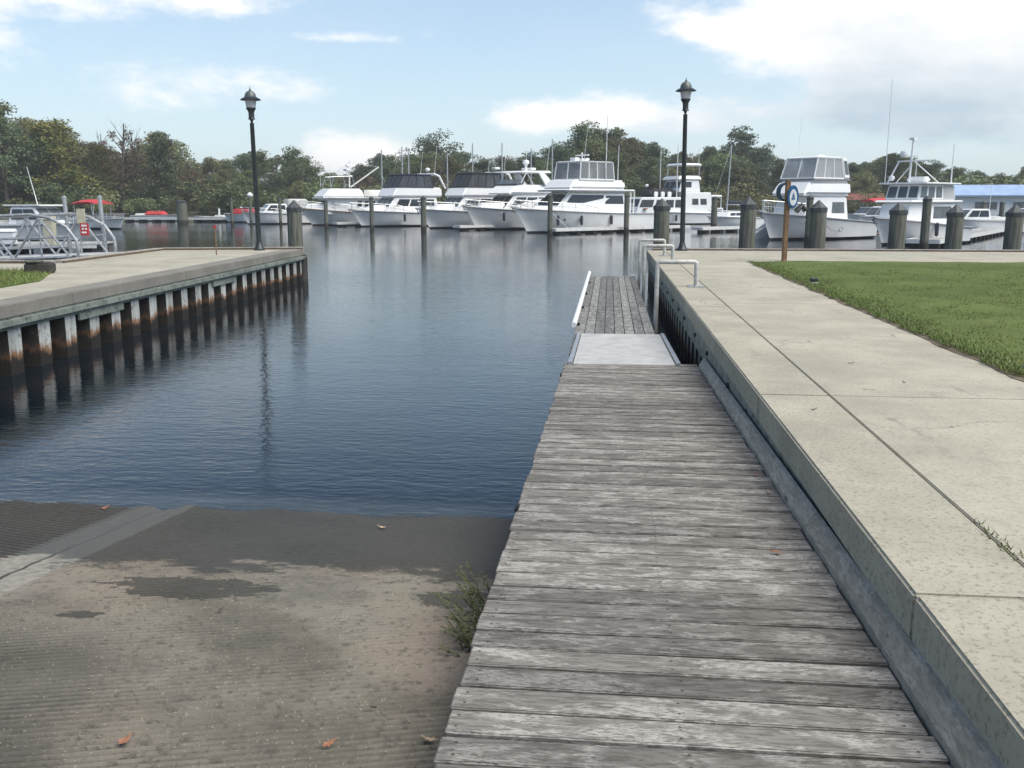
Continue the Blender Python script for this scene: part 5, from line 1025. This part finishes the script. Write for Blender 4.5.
# ------------------------------------------------------------------ small things: weed by the dock, fallen leaves, stones
wd = empty('weed', (-.60, 4.30, ramp_z(4.30)), 0, 'thin green weed growing on the ramp against the dock edge', 'weed'); st_, lf = MB(), MB(); rr = random.Random(9)
for k in range(34):
    a = rr.uniform(0, 6.28); h = rr.uniform(.06, .26); bx, by = rr.gauss(-.01, .035), rr.uniform(-.30, .34); dx, dy = rr.uniform(-.20, .02), rr.uniform(-.09, .09); p = [Vector((bx, by, -.03)), Vector((bx + dx * .4, by + dy * .4, h * .55)), Vector((bx + dx, by + dy, h))]; st_.tube(p, .004, 5, .0015)
    for j in range(16):
        f = .15 + .85 * j / 16; c = p[0].lerp(p[1], f * 2) if f < .5 else p[1].lerp(p[2], f * 2 - 1); b = rr.uniform(0, 6.28); L_ = rr.uniform(.018, .036); d = Vector((math.cos(b), math.sin(b), rr.uniform(-.1, .7))).normalized(); s_ = d.cross(Vector((0, 0, 1))).normalized() * L_ * .22
        lf.add([c, c + d * L_ * .5 + s_, c + d * L_, c + d * L_ * .5 - s_], [(0, 1, 2, 3)])
st_.build('stem', M['leaf_olive'], wd); lf.build('leaves', M['leaf_mid'], wd)
def fallen(x, y_, z, s_, mat, label, tilt=0.):
    s_ *= .72
    mb = MB(); n = 9; out = [(1.0, 0), (.45, .28), (.3, .62), (-.05, .34), (-.5, .46), (-.75, .1), (-.62, -.3), (-.1, -.32), (.25, -.6), (.5, -.24)]
    mb.add([(0, 0, .004)] + [(a * s_, b * s_, .004 + .25 * s_ * random.uniform(.1, 1) * (a * a + b * b)) for a, b in out], [(0, i + 1, (i + 1) % 10 + 1) for i in range(10)]); mb.tube([(-.7 * s_, 0, .006), (-1.3 * s_, .1 * s_, .012)], .003, 4)
    o = mb.build('fallen_leaf', M[mat], None, loc=(x, y_, z)); o.rotation_euler = (tilt, 0, random.uniform(0, 6.28)); tag(o, label, 'leaf', 'fallen leaves')
RP = -math.atan(.12)
fallen(.86, 4.55, dz(4.55) + .006, .045, 'leafred', 'orange fallen leaf on the dock planks near the bumper rail')
fallen(.98, 6.05, dz(6.05) + .006, .035, 'leafred', 'reddish fallen leaf at the dock edge midway along the rail'); fallen(1.0, 5.65, dz(5.65) + .006, .03, 'leaftan', 'tan fallen leaf against the bumper rail')
for x, y_, s_, m_, lab in ((-1.72, 2.95, .045, 'leafred', 'reddish fallen leaf on the grooved ramp near the bottom photo edge'), (-.98, 3.02, .04, 'leafred', 'brown red fallen leaf on the sandy part of the ramp near the dock'), (-.62, 3.1, .04, 'leaftan', 'tan fallen leaf on the ramp beside the dock'), (-3.95, 6.78, .05, 'leafred', 'reddish fallen leaf on the wet ramp at the waterline'), (-1.62, 6.45, .055, 'leaftan', 'tan fallen leaf on the wet band of the ramp below the water edge'), (-.9, 3.35, .022, 'leafdark', 'dark small leaf on the ramp close to the weed'), (-2.0, 4.45, .025, 'leafdark', 'dark small leaf on the dry middle of the ramp')):
    fallen(x, y_, ramp_z(y_) + .012, s_, m_, lab, RP)
for x, y_, s_, m_, lab in ((1.42, 6.5, .032, 'leafdark', 'dark fallen leaf on the concrete cap by the joint'), (2.15, 8.5, .035, 'leafdark', 'dark fallen leaf on the path between the joints'), (2.35, 7.6, .03, 'leafdark', 'dark leaf scrap on the path beyond the crossing joint'), (2.25, 5.1, .03, 'leaftan', 'tan leaf scrap on the path nearest the camera')):
    fallen(x, y_, .002, s_, m_, lab)
wj = empty('joint_weed', (1.65, 3.9, 0), 0, 'small tuft of dead weed in the joint between cap and path', 'weed'); mb = MB(); rr = random.Random(3)
for k in range(60):
    x, y_ = rr.gauss(0, .018), rr.gauss(0, .16); h = rr.uniform(.008, .03); d = (rr.uniform(-.03, .03), rr.uniform(-.03, .03)); mb.add([(x - .004, y_, 0), (x + .004, y_, 0), (x + d[0], y_ + d[1], h)], [(0, 1, 2)])
mb.build('blades', M['leaf_olive'], wj)
